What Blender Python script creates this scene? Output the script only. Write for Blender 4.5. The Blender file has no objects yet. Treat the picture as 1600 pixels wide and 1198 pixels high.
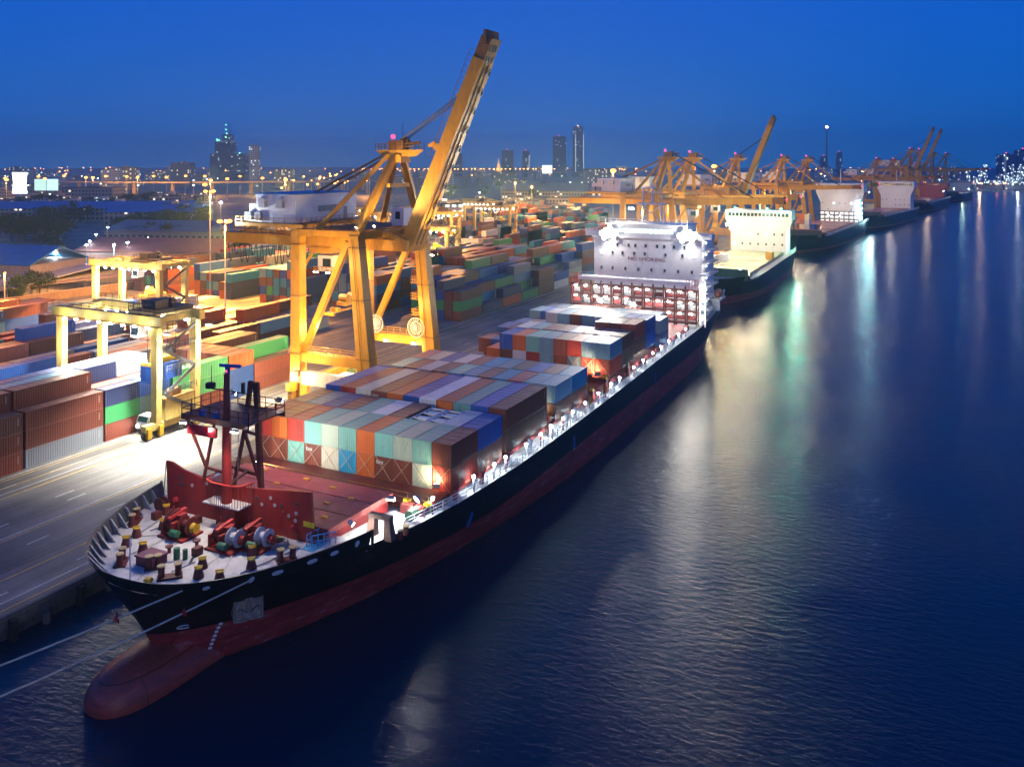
import bpy, math, random
from mathutils import Vector, Matrix
RND = random.Random(11)
SC = bpy.context.scene
COL = SC.collection
rad = math.radians
# world axes: X runs along the quay away from the camera, Y runs inland, Z is up, water at z = 0

# ---------------------------------------------------------------- mesh helper
class MB:
    def __init__(s):
        s.v = []; s.f = []; s.mi = []; s.cur = 0
    def face(s, pts):
        n = len(s.v); s.v += [tuple(p) for p in pts]; s.f.append(tuple(range(n, n + len(pts)))); s.mi.append(s.cur)
    def box(s, x0, y0, z0, x1, y1, z1):
        n = len(s.v)
        s.v += [(x0,y0,z0),(x1,y0,z0),(x1,y1,z0),(x0,y1,z0),(x0,y0,z1),(x1,y0,z1),(x1,y1,z1),(x0,y1,z1)]
        for q in ((0,3,2,1),(4,5,6,7),(0,1,5,4),(1,2,6,5),(2,3,7,6),(3,0,4,7)):
            s.f.append(tuple(n+i for i in q)); s.mi.append(s.cur)
        return s
    def cbox(s, c, d):
        return s.box(c[0]-d[0]/2, c[1]-d[1]/2, c[2]-d[2]/2, c[0]+d[0]/2, c[1]+d[1]/2, c[2]+d[2]/2)
    def frame(s, p, q, up=(0,0,1)):
        p = Vector(p); q = Vector(q); d = (q-p).normalized(); u = Vector(up)
        if abs(d.dot(u)) > .98: u = Vector((1,0,0))
        a = d.cross(u).normalized(); b = a.cross(d).normalized()
        return p, q, a, b
    def bar(s, p, q, w, h=None, w2=None, h2=None, up=(0,0,1)):
        h = w if h is None else h; w2 = w if w2 is None else w2; h2 = h if h2 is None else h2
        p, q, a, b = s.frame(p, q, up); n = len(s.v)
        for c, ww, hh in ((p,w,h),(q,w2,h2)):
            for i, j in ((-1,-1),(1,-1),(1,1),(-1,1)):
                s.v.append(tuple(c + a*(i*ww/2) + b*(j*hh/2)))
        for k in ((3,2,1,0),(4,5,6,7),(0,1,5,4),(1,2,6,5),(2,3,7,6),(3,0,4,7)):
            s.f.append(tuple(n+i for i in k)); s.mi.append(s.cur)
        return s
    def tube(s, p, q, r, r2=None, n=8, cap=True):
        r2 = r if r2 is None else r2
        p, q, a, b = s.frame(p, q); m = len(s.v)
        for c, rr in ((p,r),(q,r2)):
            for i in range(n):
                t = 2*math.pi*i/n; s.v.append(tuple(c + a*(rr*math.cos(t)) + b*(rr*math.sin(t))))
        for i in range(n):
            j = (i+1) % n; s.f.append((m+i, m+j, m+n+j, m+n+i)); s.mi.append(s.cur)
        if cap:
            s.f.append(tuple(m+i for i in reversed(range(n)))); s.mi.append(s.cur)
            s.f.append(tuple(m+n+i for i in range(n))); s.mi.append(s.cur)
        return s
    def path(s, pts, r, n=6):
        for a, b in zip(pts, pts[1:]): s.tube(a, b, r, n=n)
        return s
    def lathe(s, prof, c=(0,0,0), axis='z', n=16):
        m = len(s.v); k = len(prof)
        for i in range(n):
            t = 2*math.pi*i/n; ct, st = math.cos(t), math.sin(t)
            for r, h in prof:
                p = {'z':(r*ct, r*st, h), 'x':(h, r*ct, r*st), 'y':(r*st, h, r*ct)}[axis]
                s.v.append((c[0]+p[0], c[1]+p[1], c[2]+p[2]))
        for i in range(n):
            j = (i+1) % n
            for h in range(k-1):
                s.f.append((m+i*k+h, m+j*k+h, m+j*k+h+1, m+i*k+h+1)); s.mi.append(s.cur)
        return s
    def prism(s, poly, lo, hi, axis='z'):
        n = len(poly); m = len(s.v)
        def P(a, b, h): return {'z':(a,b,h), 'x':(h,a,b), 'y':(a,h,b)}[axis]
        for h in (lo, hi): s.v += [P(a, b, h) for a, b in poly]
        s.f.append(tuple(m+i for i in reversed(range(n)))); s.f.append(tuple(m+n+i for i in range(n))); s.mi += [s.cur]*2
        for i in range(n):
            j = (i+1) % n; s.f.append((m+i, m+j, m+n+j, m+n+i)); s.mi.append(s.cur)
        return s
    def sphere(s, c, r, n=10, sz=1.0, sx=1.0, sy=1.0):
        prof = [(max(1e-4, math.cos(a)), math.sin(a)) for a in [(-.5 + i/(n/2))*math.pi for i in range(n//2+1)]]
        m = len(s.v); k = len(prof)
        for i in range(n):
            t = 2*math.pi*i/n
            for rr, h in prof: s.v.append((c[0]+r*sx*rr*math.cos(t), c[1]+r*sy*rr*math.sin(t), c[2]+r*sz*h))
        for i in range(n):
            j = (i+1) % n
            for h in range(k-1): s.f.append((m+i*k+h, m+j*k+h, m+j*k+h+1, m+i*k+h+1)); s.mi.append(s.cur)
        return s
    def rail(s, pts, h=1.05, gap=1.8, r=.03, bars=(.5, 1.0)):
        pts = [Vector(p) for p in pts]
        for a, b in zip(pts, pts[1:]):
            L = (b-a).length; n = max(1, round(L/gap))
            for i in range(n+1):
                p = a.lerp(b, i/n); s.bar(p, p+Vector((0,0,h)), r*2)
            for k in bars: s.bar(a+Vector((0,0,h*k)), b+Vector((0,0,h*k)), r*2)
        return s
    def mesh(s, name, off=(0,0,0)):
        me = bpy.data.meshes.new(name)
        me.from_pydata([(x-off[0], y-off[1], z-off[2]) for x, y, z in s.v], [], s.f)
        if any(s.mi): me.polygons.foreach_set('material_index', s.mi)
        me.update(); return me
    def build(s, name, mat, parent=None, off=None, smooth=False, loc=None):
        if off is None: off = base(parent) if parent else (loc or (0,0,0))
        me = s.mesh(name, off)
        if smooth: me.polygons.foreach_set('use_smooth', [True]*len(me.polygons)); me.update()
        for m in (mat if isinstance(mat, (list, tuple)) else [mat]): me.materials.append(m)
        o = bpy.data.objects.new(name, me); COL.objects.link(o)
        if parent: o.parent = parent
        elif loc: o.location = loc
        return o

def base(o):
    v = Vector((0,0,0))
    while o: v += o.location; o = o.parent
    return v
def tag(o, label=None, cat=None, group=None, kind=None):
    if label: o['label'] = label
    if cat: o['category'] = cat
    if group: o['group'] = group
    if kind: o['kind'] = kind
    return o
def thing(name, label, cat, loc=(0,0,0), rz=0, group=None):
    o = bpy.data.objects.new(name, None); COL.objects.link(o); o.empty_display_size = .5
    o.location = loc; o.rotation_euler = (0,0,rz)
    return tag(o, label, cat, group)
def copy_tree(o, parent=None):
    c = o.copy(); COL.objects.link(c)
    if parent: c.parent = parent
    for ch in list(KIDS(o)): copy_tree(ch, c)
    return c
def KIDS(o):
    return [c for c in o.children]
def put(o, loc, rz=0, label=None, group=None):
    o.location = loc; o.rotation_euler = (0,0,rz)
    return tag(o, label, None, group)

# ---------------------------------------------------------------- materials
def nodes(name):
    m = bpy.data.materials.new(name); m.use_nodes = True
    return m, m.node_tree, m.node_tree.nodes['Principled BSDF']
def N(nt, t, **kw):
    n = nt.nodes.new(t)
    for k, v in kw.items():
        if k in n.inputs: n.inputs[k].default_value = v
        else: setattr(n, k, v)
    return n
def M(name, col, rough=.55, metal=0, var=.2, scale=1.2, dirt=(.08,.06,.05), dirty=.25, stretch=(1,1,.25), bump=0, bscale=20):
    """painted or cast surface: mottled tone, streaky dirt with its own shape"""
    m, nt, b = nodes(name); L = nt.links.new
    tc = N(nt, 'ShaderNodeTexCoord')
    mp = N(nt, 'ShaderNodeMapping'); mp.inputs['Scale'].default_value = stretch
    L(tc.outputs['Object'], mp.inputs['Vector'])
    n1 = N(nt, 'ShaderNodeTexNoise', Scale=scale, Detail=6.0, Roughness=.65); L(mp.outputs[0], n1.inputs['Vector'])
    n2 = N(nt, 'ShaderNodeTexNoise', Scale=scale*3.7, Detail=5.0, Roughness=.7); L(mp.outputs[0], n2.inputs['Vector'])
    r1 = N(nt, 'ShaderNodeMapRange'); r1.inputs[1].default_value=.3; r1.inputs[2].default_value=.7
    r1.inputs[3].default_value=1-var; r1.inputs[4].default_value=1+var; L(n1.outputs[0], r1.inputs[0])
    mul = N(nt, 'ShaderNodeVectorMath', operation='SCALE'); mul.inputs[0].default_value = col[:3]; L(r1.outputs[0], mul.inputs['Scale'])
    r2 = N(nt, 'ShaderNodeMapRange'); r2.inputs[1].default_value=.52; r2.inputs[2].default_value=.72; r2.inputs[4].default_value=dirty*2; L(n2.outputs[0], r2.inputs[0])
    mx = N(nt, 'ShaderNodeMix', data_type='RGBA'); L(r2.outputs[0], mx.inputs[0]); L(mul.outputs[0], mx.inputs[6]); mx.inputs[7].default_value = (*dirt, 1)
    L(mx.outputs[2], b.inputs['Base Color'])
    b.inputs['Roughness'].default_value = rough; b.inputs['Metallic'].default_value = metal
    if bump:
        bn = N(nt, 'ShaderNodeTexNoise', Scale=bscale, Detail=4.0); L(tc.outputs['Object'], bn.inputs['Vector'])
        bp = N(nt, 'ShaderNodeBump', Strength=bump); L(bn.outputs[0], bp.inputs['Height']); L(bp.outputs[0], b.inputs['Normal'])
    return m
def EM(name, col, strength, sample=False):
    m = bpy.data.materials.new(name); m.use_nodes = True; nt = m.node_tree; nt.nodes.clear()
    e = N(nt, 'ShaderNodeEmission', Strength=strength); e.inputs['Color'].default_value = (*col, 1)
    o = N(nt, 'ShaderNodeOutputMaterial'); nt.links.new(e.outputs[0], o.inputs['Surface'])
    m.cycles.emission_sampling = 'AUTO' if sample else 'NONE'
    return m

def box_material(name, col):
    """container paint: per-box tone, rust streaks, faded dusty roof greyed further for sky light"""
    m, nt, b = nodes(name); L = nt.links.new
    tc = N(nt, 'ShaderNodeTexCoord'); oi = N(nt, 'ShaderNodeObjectInfo'); ge = N(nt, 'ShaderNodeNewGeometry')
    ad = N(nt, 'ShaderNodeVectorMath', operation='ADD'); L(tc.outputs['Object'], ad.inputs[0])
    sc = N(nt, 'ShaderNodeVectorMath', operation='SCALE'); sc.inputs[0].default_value=(37,19,53); L(oi.outputs['Random'], sc.inputs['Scale']); L(sc.outputs[0], ad.inputs[1])
    mp = N(nt, 'ShaderNodeMapping'); mp.inputs['Scale'].default_value=(1,1,.22); L(ad.outputs[0], mp.inputs['Vector'])
    n1 = N(nt, 'ShaderNodeTexNoise', Scale=2.2, Detail=7.0, Roughness=.7); L(mp.outputs[0], n1.inputs['Vector'])
    n2 = N(nt, 'ShaderNodeTexNoise', Scale=.6, Detail=5.0, Roughness=.6); L(ad.outputs[0], n2.inputs['Vector'])
    r0 = N(nt, 'ShaderNodeMapRange'); r0.inputs[3].default_value=.72; r0.inputs[4].default_value=1.25; L(oi.outputs['Random'], r0.inputs[0])
    hs = N(nt, 'ShaderNodeVectorMath', operation='SCALE'); hs.inputs[0].default_value=col; L(r0.outputs[0], hs.inputs['Scale'])
    r2 = N(nt, 'ShaderNodeMapRange'); r2.inputs[1].default_value=.6; r2.inputs[2].default_value=.75; r2.inputs[4].default_value=.7; L(n1.outputs[0], r2.inputs[0])
    mx = N(nt, 'ShaderNodeMix', data_type='RGBA'); L(r2.outputs[0], mx.inputs[0]); L(hs.outputs[0], mx.inputs[6]); mx.inputs[7].default_value=(.10,.045,.025,1)
    sp = N(nt, 'ShaderNodeSeparateXYZ'); L(ge.outputs['True Normal'], sp.inputs[0])
    gt = N(nt, 'ShaderNodeMath', operation='GREATER_THAN'); gt.inputs[1].default_value=.8; L(sp.outputs[2], gt.inputs[0])
    r3 = N(nt, 'ShaderNodeMapRange'); r3.inputs[1].default_value=.25; r3.inputs[2].default_value=.75; r3.inputs[3].default_value=.03; r3.inputs[4].default_value=.36; L(n2.outputs[0], r3.inputs[0])
    mm = N(nt, 'ShaderNodeMath', operation='MULTIPLY'); L(gt.outputs[0], mm.inputs[0]); L(r3.outputs[0], mm.inputs[1])
    m2 = N(nt, 'ShaderNodeMix', data_type='RGBA'); L(mm.outputs[0], m2.inputs[0]); L(mx.outputs[2], m2.inputs[6]); m2.inputs[7].default_value=(.36,.32,.31,1)  # greys upward faces: dust and fading, with sky light put into the colour
    so = N(nt, 'ShaderNodeSeparateXYZ'); L(tc.outputs['Object'], so.inputs[0])
    def mt(op, a, c=0.0):
        n = N(nt, 'ShaderNodeMath', operation=op)
        for i, v in enumerate((a, c)):
            if isinstance(v, float): n.inputs[i].default_value = v
            else: L(v, n.inputs[i])
        return n.outputs[0]
    ax = so.outputs[0]; zz = so.outputs[2]
    col_ = mt('MULTIPLY', mt('GREATER_THAN', ax, 5.4), mt('LESS_THAN', ax, 5.55)); hd = mt('MULTIPLY', mt('MULTIPLY', mt('GREATER_THAN', ax, 4.0), mt('LESS_THAN', ax, 5.5)), mt('GREATER_THAN', mt('FRACT', mt('MULTIPLY', ax, 4.1)), .45))
    dash = mt('MULTIPLY', mt('GREATER_THAN', mt('FRACT', mt('MULTIPLY', zz, 4.3)), .42), mt('MULTIPLY', mt('GREATER_THAN', zz, 1.05), mt('LESS_THAN', zz, 2.05)))
    top_ = mt('MULTIPLY', mt('GREATER_THAN', zz, 2.14), mt('LESS_THAN', zz, 2.3))
    k_ = mt('MULTIPLY', col_, dash)
    m3 = N(nt, 'ShaderNodeMix', data_type='RGBA'); L(mt('MULTIPLY', k_, .7), m3.inputs[0]); L(m2.outputs[2], m3.inputs[6]); m3.inputs[7].default_value = (.6,.58,.5,1)
    L(m3.outputs[2], b.inputs['Base Color']); b.inputs['Roughness'].default_value=.5
    return m
BOXCOL = dict(rust=(.20,.050,.030), red=(.42,.045,.028), orange=(.58,.13,.025), brown=(.15,.06,.042), teal=(.19,.46,.39), sage=(.42,.52,.40),
    blue=(.018,.085,.36), navy=(.03,.045,.13), cyan=(.02,.24,.40), white=(.62,.63,.66), cream=(.62,.57,.44), grey=(.26,.28,.30), green=(.05,.33,.11), steel=(.15,.30,.38), pink=(.45,.17,.13))
BOXNAME = dict(rust='rust red', red='red', orange='orange', brown='brown', teal='teal', sage='pale green', blue='blue', navy='navy blue', cyan='bright blue',
    white='white', cream='cream', grey='grey', green='green', steel='steel blue', pink='pale red')
BM = {k: box_material('paint_' + k, v) for k, v in BOXCOL.items()}
mYEL = M('crane_yellow', (.56,.275,.018), .5, var=.15, scale=.5, dirty=.25)
mYELd = M('crane_yellow_dark', (.27,.12,.02), .6, var=.3, scale=.7, dirty=.4)
mRTG = M('gantry_yellow', (.66,.50,.14), .5, var=.12, scale=.5)
mWHT = M('white_paint', (.74,.75,.77), .45, var=.06, scale=.8, dirty=.12, dirt=(.3,.2,.14))
mWHT2 = M('white_steel', (.70,.70,.70), .5, var=.1, dirty=.2)
mDECK = M('deck_white', (.62,.60,.58), .6, var=.13, scale=.5, dirty=.3, dirt=(.32,.22,.17), stretch=(1,1,1))
mRED = M('ship_red', (.29,.020,.017), .5, var=.25, scale=.5, dirty=.22, dirt=(.06,.02,.02))
mREDd = M('ship_red_dark', (.13,.018,.015), .55, var=.3, scale=.8, dirty=.3)
mHATCH = M('hatch_red', (.36,.06,.055), .5, var=.25, scale=.4, dirty=.3, dirt=(.28,.2,.19), stretch=(1,1,1))
mGRN = M('machine_green', (.03,.16,.07), .5)
mBLK = M('black_steel', (.02,.02,.022), .55, var=.3)
mDGR = M('dark_grey', (.07,.07,.075), .6)
mGRY = M('grey_steel', (.30,.31,.32), .55)
mROPE = M('rope', (.62,.55,.42), .9)
mCAPY = M('bright_yellow', (.75,.45,.02), .5)
mBLUE = M('blue_paint', (.02,.12,.45), .5)
mROOFB = M('roof_blue', (.03,.20,.50), .5, var=.1, dirty=.15)
mGLASS = M('dark_glass', (.02,.03,.05), .12, var=.1, dirty=.02)
mTYRE = M('tyre', (.02,.02,.02), .85)
mTEXT = M('text_dark_red', (.25,.03,.03), .6, dirty=0)
mTEXTW = M('text_white', (.75,.75,.72), .6, dirty=0)
mTANK = M('galvanised', (.42,.43,.45), .45, metal=.3)
W_ = (1,.96,.88); SOD = (1,.42,.07); WARM = (1,.68,.28); COOL = (.75,.92,1)
eWHT = EM('lamp_white', W_, 120); eCOOL = EM('lamp_cool', COOL, 60); eSOD = EM('lamp_sodium', (1,.30,.045), 14); eSODN = EM('lamp_sodium_near', (1,.28,.035), 13); eWARM = EM('lamp_warm', (1,.72,.35), 90)
eRED = EM('lamp_red', (1,.04,.10), 5); eGRN = EM('lamp_green', (.2,1,.45), 6); eBIG = EM('lamp_flood', (1,.95,.85), 500)
eFARS = EM('lamp_far_sodium', (1,.31,.045), 30); eFARW = EM('lamp_far_white', (.7,.92,1), 22); eWING = EM('lamp_wing', (1,.88,.70), 60)

NL = [0]
def light(parent, p, col, power, kind='POINT', aim=None, ang=120, blend=.6, r=.25):
    d = bpy.data.lights.new('lamp_and_fill_light', kind); d.energy = power; d.color = col; d.shadow_soft_size = r
    o = bpy.data.objects.new('lamp_and_fill_light', d); COL.objects.link(o); NL[0] += 1
    o.location = Vector(p) - (base(parent) if parent else Vector((0,0,0)))
    if parent: o.parent = parent
    if kind == 'SPOT':
        d.spot_size = rad(ang); d.spot_blend = blend
        o.rotation_euler = (Vector(aim) - Vector(p)).to_track_quat('-Z', 'Y').to_euler()
    return o
def flood(parent, p, aim, lens=eWHT, size=.5, col=None, power=0, ang=130, name='floodlight', r=.3):
    """a box floodlight whose glowing face is turned to aim"""
    p = Vector(p); d = (Vector(aim)-p).normalized()
    b = MB().bar(p - d*size*.6, p - d*.02, size*1.5, size, up=(0,0,1)); h = b.build(name, mGRY, parent)
    b = MB().bar(p, p + d*size*.12, size*1.35, size*.85); b.build('lens', lens, h)
    if power: light(parent, p + d*(size*.3), col or W_, power, 'SPOT', tuple(Vector(aim)), ang, .7, r)
    return h
def bulb(parent, p, r, mat, name='lamp_globe'):
    return MB().sphere(p, r, 8).build(name, mat, parent, smooth=True)
def word(txt, size, mat, parent, loc, rot, name='lettering', align='CENTER'):
    c = bpy.data.curves.new(name, 'FONT'); c.body = txt; c.size = size; c.extrude = .012; c.align_x = align; c.align_y = 'CENTER'
    c.materials.append(mat); o = bpy.data.objects.new(name, c); COL.objects.link(o)
    me = bpy.data.meshes.new_from_object(o.evaluated_get(bpy.context.evaluated_depsgraph_get())); bpy.data.objects.remove(o)
    o = bpy.data.objects.new(name, me); COL.objects.link(o)
    o.parent = parent; o.location = Vector(loc) - base(parent); o.rotation_euler = rot
    return o
# ---------------------------------------------------------------- the big container ship
YC = 59.65
LV = [(-3, 56, 75, .75, 13.6), (0, 53.2, 70, .65, 14.8), (4, 51.0, 44, .72, 15.05), (7, 49.6, 35, .52, 15.05), (8.8, 48.9, 32, .42, 15.05), (10.2, 48.1, 31, .4, 15.05)]
XE = 211.0
def lvl(z):
    if z <= LV[0][0]: return LV[0][1:]
    for a, b in zip(LV, LV[1:]):
        if z <= b[0]:
            t = (z-a[0])/(b[0]-a[0]); return tuple(p+(q-p)*t for p, q in zip(a[1:], b[1:]))
    return LV[-1][1:]
def hb(x, z):
    xs, L, p, B = lvl(z); t = min(1, max(0, (x-xs)/L)); f = (1-(1-t)**2)**p
    if x > 180:
        k = (x-180)/(XE-180); f *= 1 - (k**2)*(.10 if z >= 7 else .10 + .5*(7-max(z,-3))/10)
    return B*f
def deckz(x):
    for (a, za), (b, zb) in zip(DZ, DZ[1:]):
        if x <= b: return za + (zb-za)*max(0, (x-a))/(b-a)
    return DZ[-1][1]
DZ = [(64.6, 8.55), (72, 8.1), (80, 7.75), (95, 7.15), (112, 7.15), (130, 7.3), (160, 7.8), (190, 8.0), (200, 8.3), (211, 9.0)]
def topz(x): return 8.8 if x < 64.6 else deckz(x) + .12
ST = [0, .003, .008, .016, .026, .04, .055, .072, .09650, .0972, .115, .14, .18, .22, .27, .33, .4, .48, .56, .64, .72, .8, .86, .91, .95, .98, 1]
def hull_mesh(name, mat, parent, topfn=topz, T=None):
    T = T or (lambda x, y, z: (x, y, z))
    zl = [-3, -1, 0, 1, 2, 3, 4, 5, 6, 7]; b = MB(); nz = len(zl)+1; V = {}
    for side in (-1, 1):
        for i, s in enumerate(ST):
            xd = lvl(8.8)[0] + (XE-lvl(8.8)[0])*s
            for k in range(nz):
                z = zl[k] if k < nz-1 else topfn(xd)
                if k < nz-1: z = min(z, topfn(xd)-.02*(nz-k))
                xs = lvl(z)[0]; x = xs + (XE-xs)*s
                V[side, i, k] = len(b.v); b.v.append(T(x, YC + side*hb(x, z), z))
    for side in (-1, 1):
        for i in range(len(ST)-1):
            for k in range(nz-1):
                q = [V[side,i,k], V[side,i+1,k], V[side,i+1,k+1], V[side,i,k+1]]
                b.f.append(tuple(q if side < 0 else q[::-1])); b.mi.append(0)
    e = len(ST)-1
    for k in range(nz-1): b.f.append((V[-1,e,k], V[1,e,k], V[1,e,k+1], V[-1,e,k+1])); b.mi.append(0)
    return b.build(name, mat, parent, smooth=True)

def hull_material(name, zred, black=(.006,.008,.012), redc=(.42,.045,.045)):
    m, nt, b = nodes(name); L = nt.links.new
    tc = N(nt, 'ShaderNodeTexCoord'); ge = N(nt, 'ShaderNodeNewGeometry'); sp = N(nt, 'ShaderNodeSeparateXYZ'); L(ge.outputs['Position'], sp.inputs[0])
    gt = N(nt, 'ShaderNodeMath', operation='GREATER_THAN'); gt.inputs[1].default_value = zred; L(sp.outputs[2], gt.inputs[0])
    mp = N(nt, 'ShaderNodeMapping'); mp.inputs['Scale'].default_value = (.35, .35, 1.3); L(tc.outputs['Object'], mp.inputs[0])
    n1 = N(nt, 'ShaderNodeTexNoise', Scale=.9, Detail=8.0, Roughness=.75); L(mp.outputs[0], n1.inputs['Vector'])
    mp2 = N(nt, 'ShaderNodeMapping'); mp2.inputs['Scale'].default_value = (1.6, 1.6, .18); L(tc.outputs['Object'], mp2.inputs[0])
    n2 = N(nt, 'ShaderNodeTexNoise', Scale=1.1, Detail=8.0, Roughness=.7); L(mp2.outputs[0], n2.inputs['Vector'])
    cr = N(nt, 'ShaderNodeValToRGB'); L(n1.outputs[0], cr.inputs[0])
    cr.color_ramp.elements[0].position=.35; cr.color_ramp.elements[0].color=(redc[0]*.45, redc[1]*.7, redc[2]*.9, 1)
    cr.color_ramp.elements[1].position=.56; cr.color_ramp.elements[1].color=(*redc, 1)
    e = cr.color_ramp.elements.new(.66); e.color = (.34,.22,.26,1)
    c2 = N(nt, 'ShaderNodeValToRGB'); L(n2.outputs[0], c2.inputs[0])
    c2.color_ramp.elements[0].position=.5; c2.color_ramp.elements[0].color=(*black,1)
    c2.color_ramp.elements[1].position=.85; c2.color_ramp.elements[1].color=(.05,.025,.02,1)
    mx = N(nt, 'ShaderNodeMix', data_type='RGBA'); L(gt.outputs[0], mx.inputs[0]); L(cr.outputs[0], mx.inputs[6]); L(c2.outputs[0], mx.inputs[7])
    cx = N(nt, 'ShaderNodeCombineXYZ'); L(sp.outputs[0], cx.inputs[0]); L(sp.outputs[2], cx.inputs[1])
    bk = N(nt, 'ShaderNodeTexBrick', Scale=1.0); bk.inputs['Color1'].default_value=(.8,.8,.8,1); bk.inputs['Color2'].default_value=(1.15,1.15,1.15,1); bk.inputs['Mortar'].default_value=(.45,.45,.45,1)
    bk.inputs['Mortar Size'].default_value=.035; bk.inputs['Brick Width'].default_value=7.5; bk.inputs['Row Height'].default_value=2.1; L(cx.outputs[0], bk.inputs['Vector'])
    m9 = N(nt, 'ShaderNodeMix', data_type='RGBA', blend_type='MULTIPLY'); m9.inputs[0].default_value=1; L(mx.outputs[2], m9.inputs[6]); L(bk.outputs[0], m9.inputs[7])
    L(m9.outputs[2], b.inputs['Base Color']); b.inputs['Roughness'].default_value=.45
    bp = N(nt, 'ShaderNodeBump', Strength=.25); bp.inputs['Distance'].default_value=.15; L(n1.outputs[0], bp.inputs['Height']); L(bp.outputs[0], b.inputs['Normal'])
    return m
mHULL = hull_material('hull_paint', 4.0)

ship = thing('container_ship', 'big black and red container ship with bulbous bow moored nearest along the quay', 'container ship', (127, YC, 0))
hull = hull_mesh('hull', mHULL, ship)
# bulb: rounded snout lofted along x, merging into the stem
b = MB(); NS = 18
BS = [(45.75,.05,.05),(45.85,.8,.7),(46.1,1.35,1.2),(46.6,1.95,1.7),(47.5,2.5,2.15),(48.8,2.9,2.45),(50.5,3.1,2.6),(53,3.2,2.6),(57,3.3,2.4),(62,3.6,2.1),(69,3.9,1.4)]
for x, w, h in BS:
    for i in range(NS):
        t = 2*math.pi*i/NS; b.v.append((x, YC + w*math.cos(t), .35 + h*math.sin(t) - max(0, x-56)*.05))
for j in range(len(BS)-1):
    for i in range(NS):
        k = (i+1) % NS; b.f.append((j*NS+i, (j+1)*NS+i, (j+1)*NS+k, j*NS+k)); b.mi.append(0)
b.f.append(tuple(range(NS))); b.mi.append(0)
b.build('bulbous_bow', hull_material('bulb_paint', 40, redc=(.50,.075,.045)), ship, smooth=True)
# decks
def deck_strip(name, mat, xs, zf, inset, parent):
    b = MB()
    for x0, x1 in zip(xs, xs[1:]):
        z0, z1 = zf(x0), zf(x1); h0 = max(.05, hb(x0, z0)-inset); h1 = max(.05, hb(x1, z1)-inset)
        b.face([(x0, YC-h0, z0), (x1, YC-h1, z1), (x1, YC+h1, z1), (x0, YC+h0, z0)])
    return b.build(name, mat, parent)
deck_strip('forecastle_deck', mDECK, [48.95, 49.05, 49.3, 49.7, 50.2, 51, 52, 53, 54, 55.5, 57, 59, 61, 63, 64.7], lambda x: 8.78, .03, ship)
deck_strip('main_deck', mDECK, [64.7] + [66+3*i for i in range(49)], lambda x: deckz(x), .05, ship)
b = MB(); b.box(64.66, YC-12.9, 8.0, 64.74, YC+12.9, 8.775); b.build('deck_step', mWHT2, ship)
# bulwark round the bow with a cap rail, and its white brackets
xsb = [48.12,48.2,48.4,48.7,49.1,49.6,50.2,51,52,53,54.2,55.5,57,58.6,60.2,62,63.3,64.6]
b = MB(); inner = {-1: MB(), 1: MB()}
def lo_(x): return .75*max(0, min(1, (64.6-x)/4))
def bw(x, s, z, k=0):
    return (max(x, lvl(z)[0]+.001)+k*.1, YC + s*max(0, hb(max(x, lvl(z)[0]), z)-k), z)
for s in (-1, 1):
    for x0, x1 in zip(xsb, xsb[1:]):
        T0, T1 = 10.15, 10.15
        q = [bw(x0+lo_(x0), s, 8.8), bw(x1+lo_(x1), s, 8.8), bw(x1, s, T1), bw(x0, s, T0)]
        b.face(q if s < 0 else q[::-1])
        i0, i1 = (bw(x0+1.27*lo_(x0), s, 8.8, .16), bw(x1+1.27*lo_(x1), s, 8.8, .16)); j0, j1 = bw(x0+.2, s, T0, .16), bw(x1+.2 if x1 < 64 else x1, s, T1, .16)
        q = [i0, j0, j1, i1]; inner[s].face(q if s < 0 else q[::-1])
        q = [bw(x0, s, T0), bw(x1, s, T1), j1, j0]; b.face(q if s < 0 else q[::-1])
b.build('bulwark', mHULL, ship); [inner[s].build('bulwark_lining', mDGR, ship) for s in (-1, 1)]
for s in (-1, 1):
    x = 64.6; y = YC+s*hb(x, 10.15); MB().box(x-.08, y-.12 if s > 0 else y-.1, 8.6, x+.08, y+.12 if s < 0 else y+.1, 10.2).build('bulwark_end', mBLK, ship)
for x in (49.6, 50.3, 51.2, 52.2, 53.3, 54.5, 55.8, 57.1, 58.4, 59.8, 61.2, 62.6):
    y = YC + hb(x, 10.15); y0 = YC + hb(x-.2, 8.8)
    MB().prism([(y-.25, 10.05), (y-.5, 10.05), (y0-1.1, 8.8), (y0-.15, 8.8)], x-.07, x+.07, 'x').build('bulwark_stay', mGRY, ship)
# fairleads cut through the port bulwark, and small marks on the bow
def on_hull(x, z, s=-1, out=.03):
    y = YC + s*hb(x, z); dx = .1
    t = Vector((2*dx, s*(hb(x+dx, z)-hb(x-dx, z)), 0)).normalized()
    u = Vector((0, s*(hb(x, z+.1)-hb(x, z-.1)), .2)).normalized(); n = t.cross(u)
    if n.y*s < 0: n = -n
    return Vector((x, y, z)) + n*out, t, u, n
def oval(x, z, w, h, s=-1):
    p, t, u, n = on_hull(x, z, s); b = MB()
    for r0, r1, d in ((1, .62, .05),):
        k = 14
        for i in range(k):
            a0, a1 = 2*math.pi*i/k, 2*math.pi*(i+1)/k
            P = lambda a, r: p + t*(w*r*math.cos(a)) + u*(h*r*math.sin(a)) + n*d
            b.face([P(a0, 1), P(a1, 1), P(a1, .55), P(a0, .55)])
            b.face([P(a0, 1)-n*.15, P(a1, 1)-n*.15, P(a1, 1), P(a0, 1)])
    b.face([p + t*(w*.6*math.cos(2*math.pi*i/12)) + u*(h*.6*math.sin(2*math.pi*i/12)) + n*.02 for i in range(12)])
    return b.build('fairlead', mWHT, ship)
for x, w, h in ((51.0,.28,.2),(53.7,.22,.3),(55.6,.5,.2),(58.5,.5,.2),(60.6,.42,.2),(63.0,.22,.3)): oval(x, 9.45, w, h)
for x, w, h in ((52.0,.28,.22),(56,.4,.2)): oval(x, 9.45, w, h, 1)
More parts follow.
